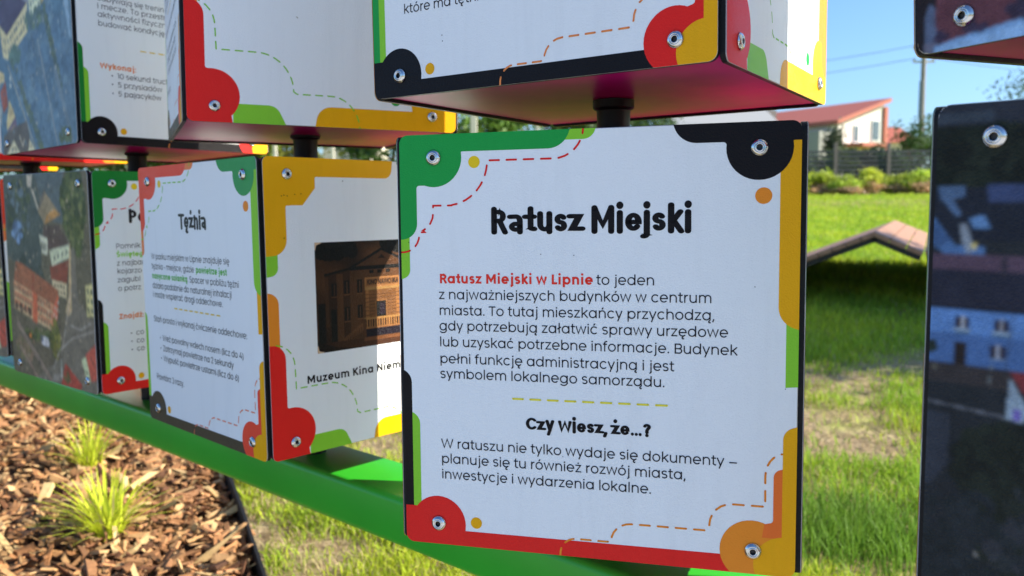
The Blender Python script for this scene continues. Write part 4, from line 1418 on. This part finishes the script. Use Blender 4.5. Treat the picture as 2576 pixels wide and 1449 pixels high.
chips = soup('bark_mulch', V[:, fi].reshape(-1, 3), 4, M_CHIP, np.repeat(pc, 6, 0))
tag(chips, kind='stuff')

# edging strip between bark and lawn
bm = bmesh.new()
fine = []
for i in range(len(EDGE) - 1):
    for k in range(6):
        t = k / 6
        p0 = EDGE[max(i - 1, 0)]; p1 = EDGE[i]; p2 = EDGE[i + 1]; p3 = EDGE[min(i + 2, len(EDGE) - 1)]
        q = [0.5 * (2 * b + (c - a) * t + (2 * a - 5 * b + 4 * c - d) * t * t + (3 * b - a - 3 * c + d) * t ** 3) for a, b, c, d in zip(p0, p1, p2, p3)]
        fine.append(q)
prev = None
for i, (x, y) in enumerate(fine):
    j = min(i, len(fine) - 2)
    t = Vector((fine[j + 1][0] - fine[j][0], fine[j + 1][1] - fine[j][1])).normalized()
    nn = Vector((t.y, -t.x))
    g = float(ground(x, y))
    ring = [bm.verts.new((x + nn.x * o, y + nn.y * o, g + z)) for o, z in ((-.006, -.03), (.006, -.03), (.006, .085), (.004, .09), (-.004, .09), (-.006, .085))]
    if prev:
        for k in range(6):
            bm.faces.new((prev[k], prev[(k + 1) % 6], ring[(k + 1) % 6], ring[k]))
    prev = ring
o = done(bm, 'lawn_edging', simple('edging_plastic', (0.014, 0.014, 0.014), .7, spec=.15, nscale=30), None, True, 40)
tag(o, 'black plastic edging strip curving between the bark mulch and the lawn', 'edging')


# lawn blades
def blades(x, y, hgt, wid, lean, cols):
    n = len(x)
    a = rng.uniform(0, 6.283, n)
    dx, dy = np.cos(a), np.sin(a)
    b = rng.uniform(0, 6.283, n)
    lx, ly = np.cos(b) * lean * hgt, np.sin(b) * lean * hgt
    g = ground(x, y)
    v = np.zeros((n, 2, 4, 3))
    def pt(s, t, wscale):
        return np.stack([x + dx * wid * s * wscale / 2 + lx * t * t, y + dy * wid * s * wscale / 2 + ly * t * t, g + hgt * (t - .25 * lean * t * t)], -1)
    v[:, 0, 0] = pt(-1, 0, 1); v[:, 0, 1] = pt(1, 0, 1); v[:, 0, 2] = pt(1, .55, .8); v[:, 0, 3] = pt(-1, .55, .8)
    v[:, 1, 0] = pt(-1, .55, .8); v[:, 1, 1] = pt(1, .55, .8); v[:, 1, 2] = pt(1, 1, .12); v[:, 1, 3] = pt(-1, 1, .12)
    return v.reshape(-1, 3), np.repeat(cols, 2, 0)


def clumpy(x, y):
    return (.5 + .25 * np.sin(x * 4.3 + 1.3 * np.sin(y * 2.9)) + .25 * np.sin(y * 5.1 + 1.7 * np.sin(x * 3.3 + 2)) + .22 * np.sin(x * 11 + y * 7) * np.sin(y * 13 - x * 5))


def lawn(n, y0, y1, r0, r1, dth, hs):
    y = y0 + (y1 - y0) * rng.random(n) ** (1.5 if y1 < 10 else 2.2)
    x = y * rng.uniform(r0, r1, n)
    d = clumpy(x, y) + np.clip((y - 4.5) * 1.2, 0, .75)
    k = (~in_bed(x - .04, y)) & (rng.random(n) < np.clip((d - dth) * 1.9, .10, 1))
    x, y, d = x[k], y[k], d[k]
    n = len(x)
    h = (.030 + .065 * np.clip(d, 0, 1)) * rng.uniform(.5, 1.4, n) * hs
    w = .0028 + .0007 * y
    c = np.array([(.44, .53, .03)]) * rng.uniform(.7, 1.3, (n, 1)) + np.array([(.13, .07, .01)]) * (rng.random((n, 1)) ** 2)
    hue = np.clip(.5 + .5 * np.sin(x * 2.3 + 1.9 * np.sin(y * 1.7)) * np.sin(y * 1.1 + x * 3.7) + rng.normal(0, .25, n), 0, 1)[:, None]
    c = c * (1 - hue * np.array([(.48, .26, 0)]))
    dry = rng.random(n) < np.clip(.26 - .25 * d, .03, .3) + .35 * np.exp(-((y - 23.5) / 2.0) ** 2)
    c[dry] = np.array([(.52, .42, .21)]) * rng.uniform(.6, 1.2, (dry.sum(), 1))
    return blades(x, y, h, w, rng.uniform(.1, .9, n), c)


v1, c1_ = lawn(280000, 1.5, 7.0, -.72, .2, .02, .8)
v2, c2_ = lawn(230000, 1.1, 30.0, .18, .80, .30, .72)
tall_x, tall_y = rng.normal(1.02, .15, 2600), rng.normal(2.40, .13, 2600)
sx_, sy_ = rng.uniform(-1.6, 3.4, 60000), 1.4 + 5.0 * rng.random(60000) ** 1.4
kk = ~in_bed(sx_ - .03, sy_) & (sx_ / sy_ > -.72) & (sx_ / sy_ < .8)
sx_, sy_ = sx_[kk], sy_[kk]
v4, c4_ = blades(sx_, sy_, rng.uniform(.02, .05, len(sx_)), rng.uniform(.002, .005, len(sx_)), rng.uniform(1.5, 3.4, len(sx_)), np.array([(.50, .38, .20)]) * rng.uniform(.45, 1.15, (len(sx_), 1)))
v4[:, 2] = np.maximum(v4[:, 2], ground(v4[:, 0], v4[:, 1]) + .004)
v3, c3_ = blades(tall_x, tall_y, rng.uniform(.035, .115, 2600), np.full(2600, .004), rng.uniform(.1, .6, 2600), np.array([(.16, .29, .03)]) * rng.uniform(.6, 1.3, (2600, 1)))
gl = soup('lawn_grass', np.concatenate([v1, v2, v3, v4]), 4, M_BLADE, np.concatenate([c1_, c2_, c3_, c4_]))
tag(gl, kind='stuff')


# ornamental grass tufts in the bark
def tuft(px, py, Yd, n, hgt, spread, label, bright=1.0):
    c = at(px, py, Yd)
    gz = float(ground(c.x, c.y)) + .04
    t = rng.uniform(0, 6.283, n); rr = spread * .22 * np.sqrt(rng.random(n))
    bx_, by_ = np.cos(t) * rr, np.sin(t) * rr
    h = hgt * rng.uniform(.45, 1.1, n)
    out = spread * rng.uniform(.1, 1.0, n)
    w = rng.uniform(.006, .012, n)
    az = t + rng.normal(0, .5, n)
    segs = 5
    V_ = np.zeros((n, segs, 4, 3))
    px_, py_ = -np.sin(az), np.cos(az)
    def q(s, k):
        tt = k / segs
        ww = w * (1 - .85 * tt ** 1.5) / 2
        r_ = out * tt ** 1.7
        z = h * (tt - .30 * tt ** 2.6 * (out / spread))
        return np.stack([bx_ + np.cos(az) * r_ + px_ * ww * s, by_ + np.sin(az) * r_ + py_ * ww * s, z], -1)
    for k in range(segs):
        V_[:, k, 0], V_[:, k, 1], V_[:, k, 2], V_[:, k, 3] = q(-1, k), q(1, k), q(1, k + 1), q(-1, k + 1)
    col = (np.array([(.60, .68, .05)]) * rng.uniform(.7, 1.25, (n, 1)) + np.array([(.12, .08, .02)]) * rng.random((n, 1))) * bright
    dry = rng.random(n) < .15
    col[dry] = np.array([(.42, .34, .16)]) * rng.uniform(.7, 1.1, (dry.sum(), 1))
    o = soup('grass_tuft', V_.reshape(-1, 3), 4, M_BLADE, np.repeat(col, segs, 0))
    o.location = (c.x, c.y, gz)
    return tag(o, label, 'grass tuft', 'ornamental grasses in the bark mulch')


tuft(275, 1370, 2.36, 170, .20, .20, 'yellow green grass tuft nearest the camera in the bark mulch')
tuft(228, 1180, 2.92, 80, .20, .17, 'sparser grass tuft just below the green beam, behind the nearest tuft')
tuft(-12, 1000, 4.3, 140, .22, .2, 'grass tuft cut by the left edge under the beam')

# ------------------------------------------------------------------ wooden wave bench
M_WOOD = simple('bench_wood', (0.36, 0.185, 0.10), .6, nscale=22, namt=.35, bump=.15, bscale=80)
M_IRON = simple('bench_steel', (0.012, 0.012, 0.013), .5)
run = Vector((.89, -.45, 0)).normalized(); across = Vector((.45, .89, 0)).normalized()
WBW = 3.6
wpk = Vector((2.69, 6.20, 0))
g_ = float(ground(0, 7.0))
wb = empty('wave_bench', (wpk.x, wpk.y, g_))
tag(wb, 'low wooden wave shaped deck with a black steel frame on the lawn', 'wave deck')
prof = [(-1.5, .10), (-1.1, .12), (0.0, .575), (.335, .430), (.70, .58), (1.8, .12)]
for i in range(len(prof) - 1):
    (s0, z0), (s1, z1) = prof[i], prof[i + 1]
    L_ = math.hypot(s1 - s0, z1 - z0)
    ang = math.atan2(z1 - z0, s1 - s0)
    d = run * math.cos(ang) + Vector((0, 0, math.sin(ang)))
    up = across.cross(d); up = -up if up.z < 0 else up
    Rm = Matrix((d, across, up)).transposed()
    nb = int(L_ / .105)
    bm = bmesh.new()
    for k in range(nb):
        c = run * s0 + Vector((0, 0, z0)) + d * ((k + .5) * L_ / nb) - up * .018 + across * WBW / 2
        add_box(bm, c, (L_ / nb - .006, WBW, .035), Rm, .003)
    done(bm, 'deck', M_WOOD, wb)
    for s in (.06, WBW - .06):
        bm = bmesh.new()
        add_box(bm, run * (s0 + s1) / 2 + Vector((0, 0, (z0 + z1) / 2)) + across * s - up * .056, (L_ - .004, .05, .040), Rm, .003)
        done(bm, 'side_rail', M_IRON, wb)
for (s_, z) in ((-1.1, .12), (1.6, .2)):
    for a_ in (.25, WBW / 2, WBW - .12):
        bm = bmesh.new()
        add_box(bm, run * s_ + across * a_ + Vector((0, 0, (z - .1) / 2 - .05)), (.05, .05, max(.08, z - .02)))
        done(bm, 'post', M_IRON, wb)


# ------------------------------------------------------------------ vegetation
def leaves(c, r, n, size, col, seed, squash=1.0, hollow=.35):
    g = np.random.default_rng(seed)
    m_ = max(6, int(n ** .33))
    cl = g.normal(size=(m_, 3)); cl /= np.linalg.norm(cl, axis=1)[:, None]
    cl *= (g.random((m_, 1)) ** .5) * .75
    k = g.integers(0, m_, n)
    p = cl[k] + g.normal(size=(n, 3)) * .20
    p = p * np.array(r) + np.array(c)
    a = g.normal(size=(n, 3)); a /= np.linalg.norm(a, axis=1)[:, None]
    b = np.cross(a, g.normal(size=(n, 3))); b /= np.linalg.norm(b, axis=1)[:, None]
    s = size * g.uniform(.6, 1.4, (n, 1))
    V_ = np.stack([p - a * s * .5, p + b * s * .32, p + a * s * .5, p - b * s * .32], 1)
    tone = g.uniform(.7, 1.3, m_)[k][:, None] * g.uniform(.75, 1.25, (n, 1))
    return V_.reshape(-1, 3), np.array(col)[None] * tone


def tree(x, y, h, crown_r, col, label, seed, trunk_h=None, n=2600, size=.22, cat='tree', group=None, name='tree', squash=.9):
    g0 = float(ground(x, y))
    t = empty(name, (x, y, g0))
    tag(t, label, cat, group)
    r = random.Random(seed)
    th = trunk_h if trunk_h is not None else h * .35
    cz = th + (h - th) * .5
    bm = bmesh.new()
    add_tube(bm, [(0, 0, -.1), (.02 * h * .2, 0, th * .6), (0.03 * h * .3, .02, cz), (0, 0, h * .85)], [.03 * h, .022 * h, .014 * h, .003 * h], 8)
    for k in range(7):
        a = k * 2.4 + r.random(); q = th + (h - th) * r.uniform(.05, .6)
        e = Vector((math.cos(a) * crown_r * .75, math.sin(a) * crown_r * .75, q + (h - th) * .22))
        add_tube(bm, [(0, 0, q * .85), e * .5 + Vector((0, 0, q * .45)), e], [.010 * h, .006 * h, .002 * h], 6)
    done(bm, 'trunk', M_BARK, t, True)
    v, c = leaves((0, 0, cz), (crown_r, crown_r, (h - th) * .56), n, size, col, seed)
    soup('crown', v, 4, M_LEAF, c, t)
    return t


def bush(x, y, w, h, col, label, seed, n=900, size=.10, group=None, brown=None):
    g0 = float(ground(x, y))
    t = empty('bush', (x, y, g0))
    tag(t, label, 'bush', group)
    v, c = leaves((0, 0, h * .58), (w, w * .8, h * .48), n, size, col, seed)
    soup('foliage', v, 4, M_LEAF, c, t)
    bm = bmesh.new()
    r = random.Random(seed)
    for k in range(12):
        a = r.random() * 6.28
        add_tube(bm, [(0.05 * math.cos(a), .05 * math.sin(a), -.05), (w * .55 * math.cos(a), w * .5 * math.sin(a), h * r.uniform(.45, .7))], [.018, .006], 5)
    if brown:
        pass
    done(bm, 'stem', M_BARK, t)
    if brown:
        v, c = leaves((0, -.12, h * .26), (w * 1.1, w * .85, h * .26), int(n * 1.0), size, brown, seed + 5)
        soup('dry_leaves', v, 4, M_LEAF, c, t)
    return t


GL, GM, GD, GY = (.10, .17, .03), (.065, .115, .028), (.035, .065, .022), (.17, .23, .03)
# hedge row behind the far lawn
HY = 31.0
hx = [(1990, 0), (2062, 0), (2120, 1), (2182, 2), (2248, 0), (2310, 1), (2362, 2), (2430, 0), (2500, 1), (2570, 2)]
hl = ['first', 'second', 'third', 'fourth', 'fifth', 'sixth', 'seventh', 'eighth', 'ninth', 'tenth']
for k, (px, q) in enumerate(hx):
    c = at(px, 470, HY + .4 * math.sin(k * 2.1))
    bush(c.x, c.y, .66 + .10 * math.sin(k * 1.7), .84 + .12 * math.sin(k * 2.6), [(.46, .54, .06), (.40, .50, .06), (.52, .56, .07)][q],
         'yellow green bush before the dark fence, %s in the row from the left' % hl[k], 60 + k, 1700, .10,
         'bushes in a row along the dark fence', (.60, .40, .24))

# dark fence behind it
fe = empty('panel_fence', (0, 0, 0))
c0, c1 = at(1300, 430, 33.5), at(2900, 430, 33.5)
fe.location = (c0.x, 33.5, float(ground(0, 33.5)))
tag(fe, 'dark grey slatted fence with posts behind the bush row', 'fence')
M_FENCE = simple('fence_grey', (0.055, 0.055, 0.06), .6)
M_POST = simple('fence_post', (0.16, 0.13, 0.115), .7)
W_ = c1.x - c0.x
nb = 12
for k in range(nb):
    bm = bmesh.new()
    for j in range(9):
        add_box(bm, ((k + .5) * W_ / nb, 0, .2 + j * .175), (W_ / nb - .16, .03, .095))
    done(bm, 'slat_panel', M_FENCE, fe)
for k in range(nb + 1):
    bm = bmesh.new()
    add_box(bm, (k * W_ / nb, 0, .95), (.12, .12, 2.0), bevel=.01)
    done(bm, 'post', M_POST, fe)

sh = [(2030, 1.0, 1.5), (2110, .9, 1.9), (2170, .7, 1.3), (2235, 1.1, 1.7), (2300, .9, 1.4)]
for k, (px, w, h) in enumerate(sh):
    c = at(px, 430, 35.2)
    bush(c.x, c.y, w, h, [(.05, .085, .03), (.08, .12, .03), (.10, .09, .05)][k % 3], 'dark shrub behind the slatted fence, %s from the white cube' % ['nearest', 'second', 'third', 'fourth', 'farthest'][k], 300 + k, 900, .13, 'dark shrubs behind the slatted fence')

# concrete posts with mesh wire seen in the gaps between the cubes
M_CONC = simple('pale_concrete', (0.55, 0.50, 0.42), .85, nscale=14, namt=.15)
for k, (px, wpx, dist) in enumerate(((690, 9, 24), (1062, 10, 24), (1192, 16, 21), (1352, 9, 24), (835, 9, 24))):
    c = at(px, 340, dist)
    g0 = float(ground(c.x, c.y))
    wv = wpx * dist / FPX
    bm = bmesh.new()
    add_box(bm, (0, 0, 1.9), (wv, wv, 3.9), bevel=.012)
    add_box(bm, (0, 0, 3.88), (wv * 1.25, wv * 1.25, .06), bevel=.012)
    o = done(bm, 'concrete_post', M_CONC)
    o.location = (c.x, c.y, g0)
    where = ['left of the black pole under the upper cube with the red border', 'between the second black pole and the town hall cube', 'widest one, beside the yellow corner of the upper cube',
             'under the large upper cube with the magenta underside', 'just right of the black pole under the red bordered cube'][k]
    tag(o, 'pale concrete post, ' + where, 'post', 'pale posts behind the cubes')

# cream building seen through the gap
M_CREAM = simple('cream_render', (0.62, 0.55, 0.44), .9, nscale=6, namt=.06)
M_REDROOF = simple('red_roof', (0.40, 0.105, 0.055), .6, nscale=9, namt=.2, bump=.3, bscale=22)
M_GLASS = simple('window_glass', (0.05, 0.075, 0.09), .12, 0, .8)
M_DARK = simple('dark_recess', (0.11, 0.105, 0.095), .9)
M_WFRAME = simple('window_frame', (0.66, 0.66, 0.64), .5)


def small_house(pxl, pxr, Yd, wall_h, roof_h, label, wallm, roofm):
    a, b = at(pxl, 380, Yd), at(pxr, 380, Yd)
    g0 = float(ground(0, Yd))
    w, d = b.x - a.x, 7.0
    t = empty('house', ((a.x + b.x) / 2, Yd + d / 2, g0))
    tag(t, label, 'house')
    bm = bmesh.new(); add_box(bm, (0, 0, wall_h / 2 - .2), (w, d, wall_h + .4)); done(bm, 'wall', wallm, t)
    bm = bmesh.new()
    e = .35
    pr = [(-d / 2 - e, wall_h + .005), (0, wall_h + roof_h), (d / 2 + e, wall_h + .005)]
    vs_ = [[bm.verts.new((s * (w / 2 + e), y, z)) for y, z in pr] for s in (-1, 1)]
    bm.faces.new((vs_[0][0], vs_[1][0], vs_[1][1], vs_[0][1])); bm.faces.new((vs_[0][1], vs_[1][1], vs_[1][2], vs_[0][2]))
    bm.faces.new(vs_[0]); bm.faces.new(vs_[1][::-1]); bm.faces.new((vs_[0][0], vs_[0][2], vs_[1][2], vs_[1][0]))
    done(bm, 'roof', roofm, t)
    for k in range(max(2, int(w / 3))):
        x = -w / 2 + (k + .5) * w / max(2, int(w / 3))
        bm = bmesh.new(); add_box(bm, (x, -d / 2 - .01, wall_h * .55), (1.2, .06, 1.3)); f = done(bm, 'window', M_WFRAME, t)
        bm = bmesh.new(); add_box(bm, (x, -d / 2 - .045, wall_h * .55), (1.0, .02, 1.1)); done(bm, 'pane', M_GLASS, f)
    return t


small_house(812, 922, 38, 5.2, 2.4, 'cream house behind the posts, seen in the gap above the sepia cinema cube', M_CREAM, M_REDROOF)
small_house(1715, 1945, 46, 3.2, 1.5, 'low pale grey house behind the trees, in the gap above the town hall cube', simple('grey_render', (.42, .43, .42), .9), simple('grey_roof', (.3, .3, .29), .7))
small_house(250, 420, 36, 3.6, 1.6, 'low cream house glimpsed under the upper cubes at the left', M_CREAM, M_REDROOF)

# white house with the red roof
Yh = 58.0
hz = lambda x, y: ((2400 + x / 2.898) / 1.2112, (300 + y / 2.898) / 1.2112)
A_ = at(*hz(448, 208), Yh)
gdir, rdir = Vector((.866, .5, 0)), Vector((-.5, .866, 0))
B_ = at(*hz(845, 45), Yh + 2.5)
gw = (B_.x - A_.x) / .866
B_ = A_ + gdir * gw + Vector((0, 0, B_.z - A_.z))
gh = float(ground(A_.x, A_.y)) - .3
wh = empty('house', (A_.x, A_.y, gh))
tag(wh, 'white house with a big red roof beyond the fence, right of the town hall cube', 'house')
ze, zr = A_.z - gh, B_.z - gh
Lr = 12.0
bm = bmesh.new()
sec = [(0, 0), (gw, 0), (gw, zr - .1), (0, ze - .1)]
f0 = [bm.verts.new(gdir * s + Vector((0, 0, z))) for s, z in sec]
f1 = [bm.verts.new(gdir * s + rdir * Lr + Vector((0, 0, z))) for s, z in sec]
bm.faces.new(f0); bm.faces.new(f1[::-1])
for k in range(4):
    q = (k + 1) % 4
    bm.faces.new((f0[k], f1[k], f1[q], f0[q]))
done(bm, 'wall', simple('white_render', (0.74, 0.68, 0.60), .9, nscale=5, namt=.05), wh)
bm = bmesh.new()
sl = (zr - ze) / gw
def roofpt(s, l, t):
    return bm.verts.new(gdir * s + rdir * l + Vector((0, 0, ze + sl * s + t)))
r0 = [roofpt(s, l, t) for s, l, t in ((-.6, -.45, 0), (gw + .25, -.45, 0), (gw + .25, Lr + .4, 0), (-.6, Lr + .4, 0))]
r1 = [roofpt(s, l, t) for s, l, t in ((-.6, -.45, .28), (gw + .25, -.45, .28), (gw + .25, Lr + .4, .28), (-.6, Lr + .4, .28))]
bm.faces.new(r0[::-1]); bm.faces.new(r1)
for k in range(4):
    q = (k + 1) % 4
    bm.faces.new((r0[k], r0[q], r1[q], r1[k]))
rf = done(bm, 'roof', M_REDROOF, wh)
bm = bmesh.new()
s_, l_ = gw * .42, 8.2
add_box(bm, gdir * s_ + rdir * l_ + Vector((0, 0, ze + sl * s_ + .55)), (.9, .9, 1.0), Matrix((gdir, rdir, Vector((0, 0, 1)))).transposed())
done(bm, 'skylight', M_DARK, rf)
bm = bmesh.new()
add_box(bm, gdir * (gw + .1) + rdir * 0 + Vector((0, 0, zr * .5)), (.35, .35, zr - .5), Matrix((gdir, rdir, Vector((0, 0, 1)))).transposed())
done(bm, 'corner_trim', M_REDROOF, wh)
Rg = Matrix((gdir, rdir, Vector((0, 0, 1)))).transposed()
for (x, y, w, h) in ((597, 312, .55, 1.25), (768, 285, .9, 1.5)):
    s = (x - 448) / (845 - 448) * gw
    zz = at(*hz(x, y), Yh + .5 * s).z - gh
    bm = bmesh.new(); add_box(bm, gdir * s - rdir * .02 + Vector((0, 0, zz)), (w, .1, h), Rg); f = done(bm, 'window', M_WFRAME, wh)
    bm = bmesh.new(); add_box(bm, gdir * s - rdir * .08 + Vector((0, 0, zz)), (w - .2, .04, h - .2), Rg); done(bm, 'pane', M_GLASS, f)
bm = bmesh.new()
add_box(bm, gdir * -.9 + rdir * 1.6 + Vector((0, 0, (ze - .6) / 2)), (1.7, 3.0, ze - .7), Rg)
done(bm, 'eave_shade_box', simple('shaded_render', (.30, .29, .26), .9), wh)  # box in darker render; the shade under the eave is in its colour
bm = bmesh.new()
zz = at(*hz(620, 412), Yh).z - gh
add_box(bm, gdir * gw * .42 - rdir * .8 + Vector((0, 0, zz)), (gw * .62, 1.6, .22), Rg)
done(bm, 'porch_roof', M_REDROOF, wh)

small_house(2222, 2300, 66, 3.0, 1.5, 'low house with a red roof half hidden beside the utility pole', M_CREAM, M_REDROOF)

# utility pole and wires
up_ = at(2318, 300, 44)
g0 = float(ground(up_.x, up_.y))
ztop = at(2318, 118, 44).z
ut = empty('utility_pole', (up_.x, up_.y, g0))
tag(ut, 'tall concrete utility pole behind the dark fence', 'utility pole')
bm = bmesh.new()
add_tube(bm, [(0, 0, -.3), (0, 0, ztop - g0 + .4)], [.17, .11], 12)
done(bm, 'shaft', simple('weathered_concrete', (.30, .26, .21), .9, nscale=3, namt=.2), ut, True, 40)
bm = bmesh.new()
add_box(bm, (-.14, -.1, (ztop - g0) * .62), (.12, .16, 1.9), bevel=.02)
done(bm, 'cable_duct', simple('duct_grey', (.10, .14, .15), .6), ut)
bm = bmesh.new()
for z in (ztop - g0 - .1, ztop - g0 - .75):
    add_box(bm, (0, 0, z), (1.1, .10, .10))
    for s in (-.48, .48):
        add_lathe(bm, [(0, 0), (.05, 0), (.06, .06), (.04, .14), (0, .15)], 10, Matrix.Translation((s, 0, z + .05)))
done(bm, 'crossarm', M_CONC, ut)
M_WIRE = simple('wire_grey', (.16, .17, .19), .6)
for k, (z, sx) in enumerate(((ztop - .05, -1), (ztop - .7, -1), (ztop - .05, 1), (ztop - .7, 1))):
    bm = bmesh.new()
    a0 = Vector((up_.x + .48 * sx, up_.y, z + .12))
    e = Vector((up_.x + sx * 26, up_.y + (6 if sx < 0 else -4), z + (.4 if sx < 0 else -.8)))
    pts = []
    for j in range(15):
        t = j / 14
        p = a0.lerp(e, t); p.z -= 4 * 1.1 * t * (1 - t)
        pts.append(p)
    add_tube(bm, pts, .016, 5)
    o = done(bm, 'overhead_wire', M_WIRE)
    tag(o, ['upper wire running left from the utility pole', 'lower wire running left from the utility pole', 'upper wire sagging to the right of the utility pole', 'lower wire sagging to the right of the utility pole'][k], 'wire', 'wires on the utility pole')

# trees; the big one off to the right shades the lawn
tree(8.2, 4.70, 6.2, 1.35, GM, 'slender leafy tree off the right edge that shades the lawn', 3, 1.2, 12000, .13)
TR = [(2294, 288, 40, 1.2, GM, 'slim loose tree standing at the utility pole', 800),
      (2344, 318, 42, 1.5, GD, 'dark dense tree right of the utility pole', 1800),
      (2096, 306, 44, .85, (.09, .11, .06), 'slender grey green tree in front of the white house', 1600),
      (2215, 366, 36, 1.3, GD, 'dark low tree behind the fence, right of the white house', 1400),
      (2150, 372, 36, .8, GD, 'small dark tree behind the fence below the white house', 800),
      (2690, 150, 42, 3.4, GM, 'tall tree whose leaf tips show between the two dark cubes', 4200),
      (1235, 200, 27, 1.7, GL, 'bright green tree in the gap beside the widest concrete post', 2600),
      (1420, 200, 33, 2.4, GM, 'tree behind the black pole of the magenta cube', 2600),
      (1600, 220, 40, 2.4, GM, 'tree in the gap right of the tall black pole', 2600),
      (1880, 290, 52, 1.6, GL, 'small tree behind the low pale house', 1200),
      (700, 250, 26, 1.7, (.20, .20, .05), 'yellowish tree left of the cinema cube pole', 2600),
      (540, 250, 24, 1.9, GY, 'yellow green tree glimpsed above the Tężnia board', 2600),
      (985, 240, 32, 2.0, GM, 'tree right of the cream house in the gap', 2600),
      (1090, 250, 36, 2.6, (.14, .15, .06), 'olive tree behind the yellow board corner', 2600),
      (380, 250, 24, 2.0, GM, 'tree glimpsed under the upper cubes near the left', 2600),
      (120, 250, 24, 2.2, GL, 'tree under the farthest upper cube', 2600)]
for k, (px, py, Yd, r, col, lab, n) in enumerate(TR):
    c = at(px, py, Yd)
    h = c.z - float(ground(c.x, c.y))
    tree(c.x, c.y, h, r, col, lab, 100 + k, h * (.3 if k < 5 else .22), n, .2 if k > 5 else .16, group='trees beyond the lawn')
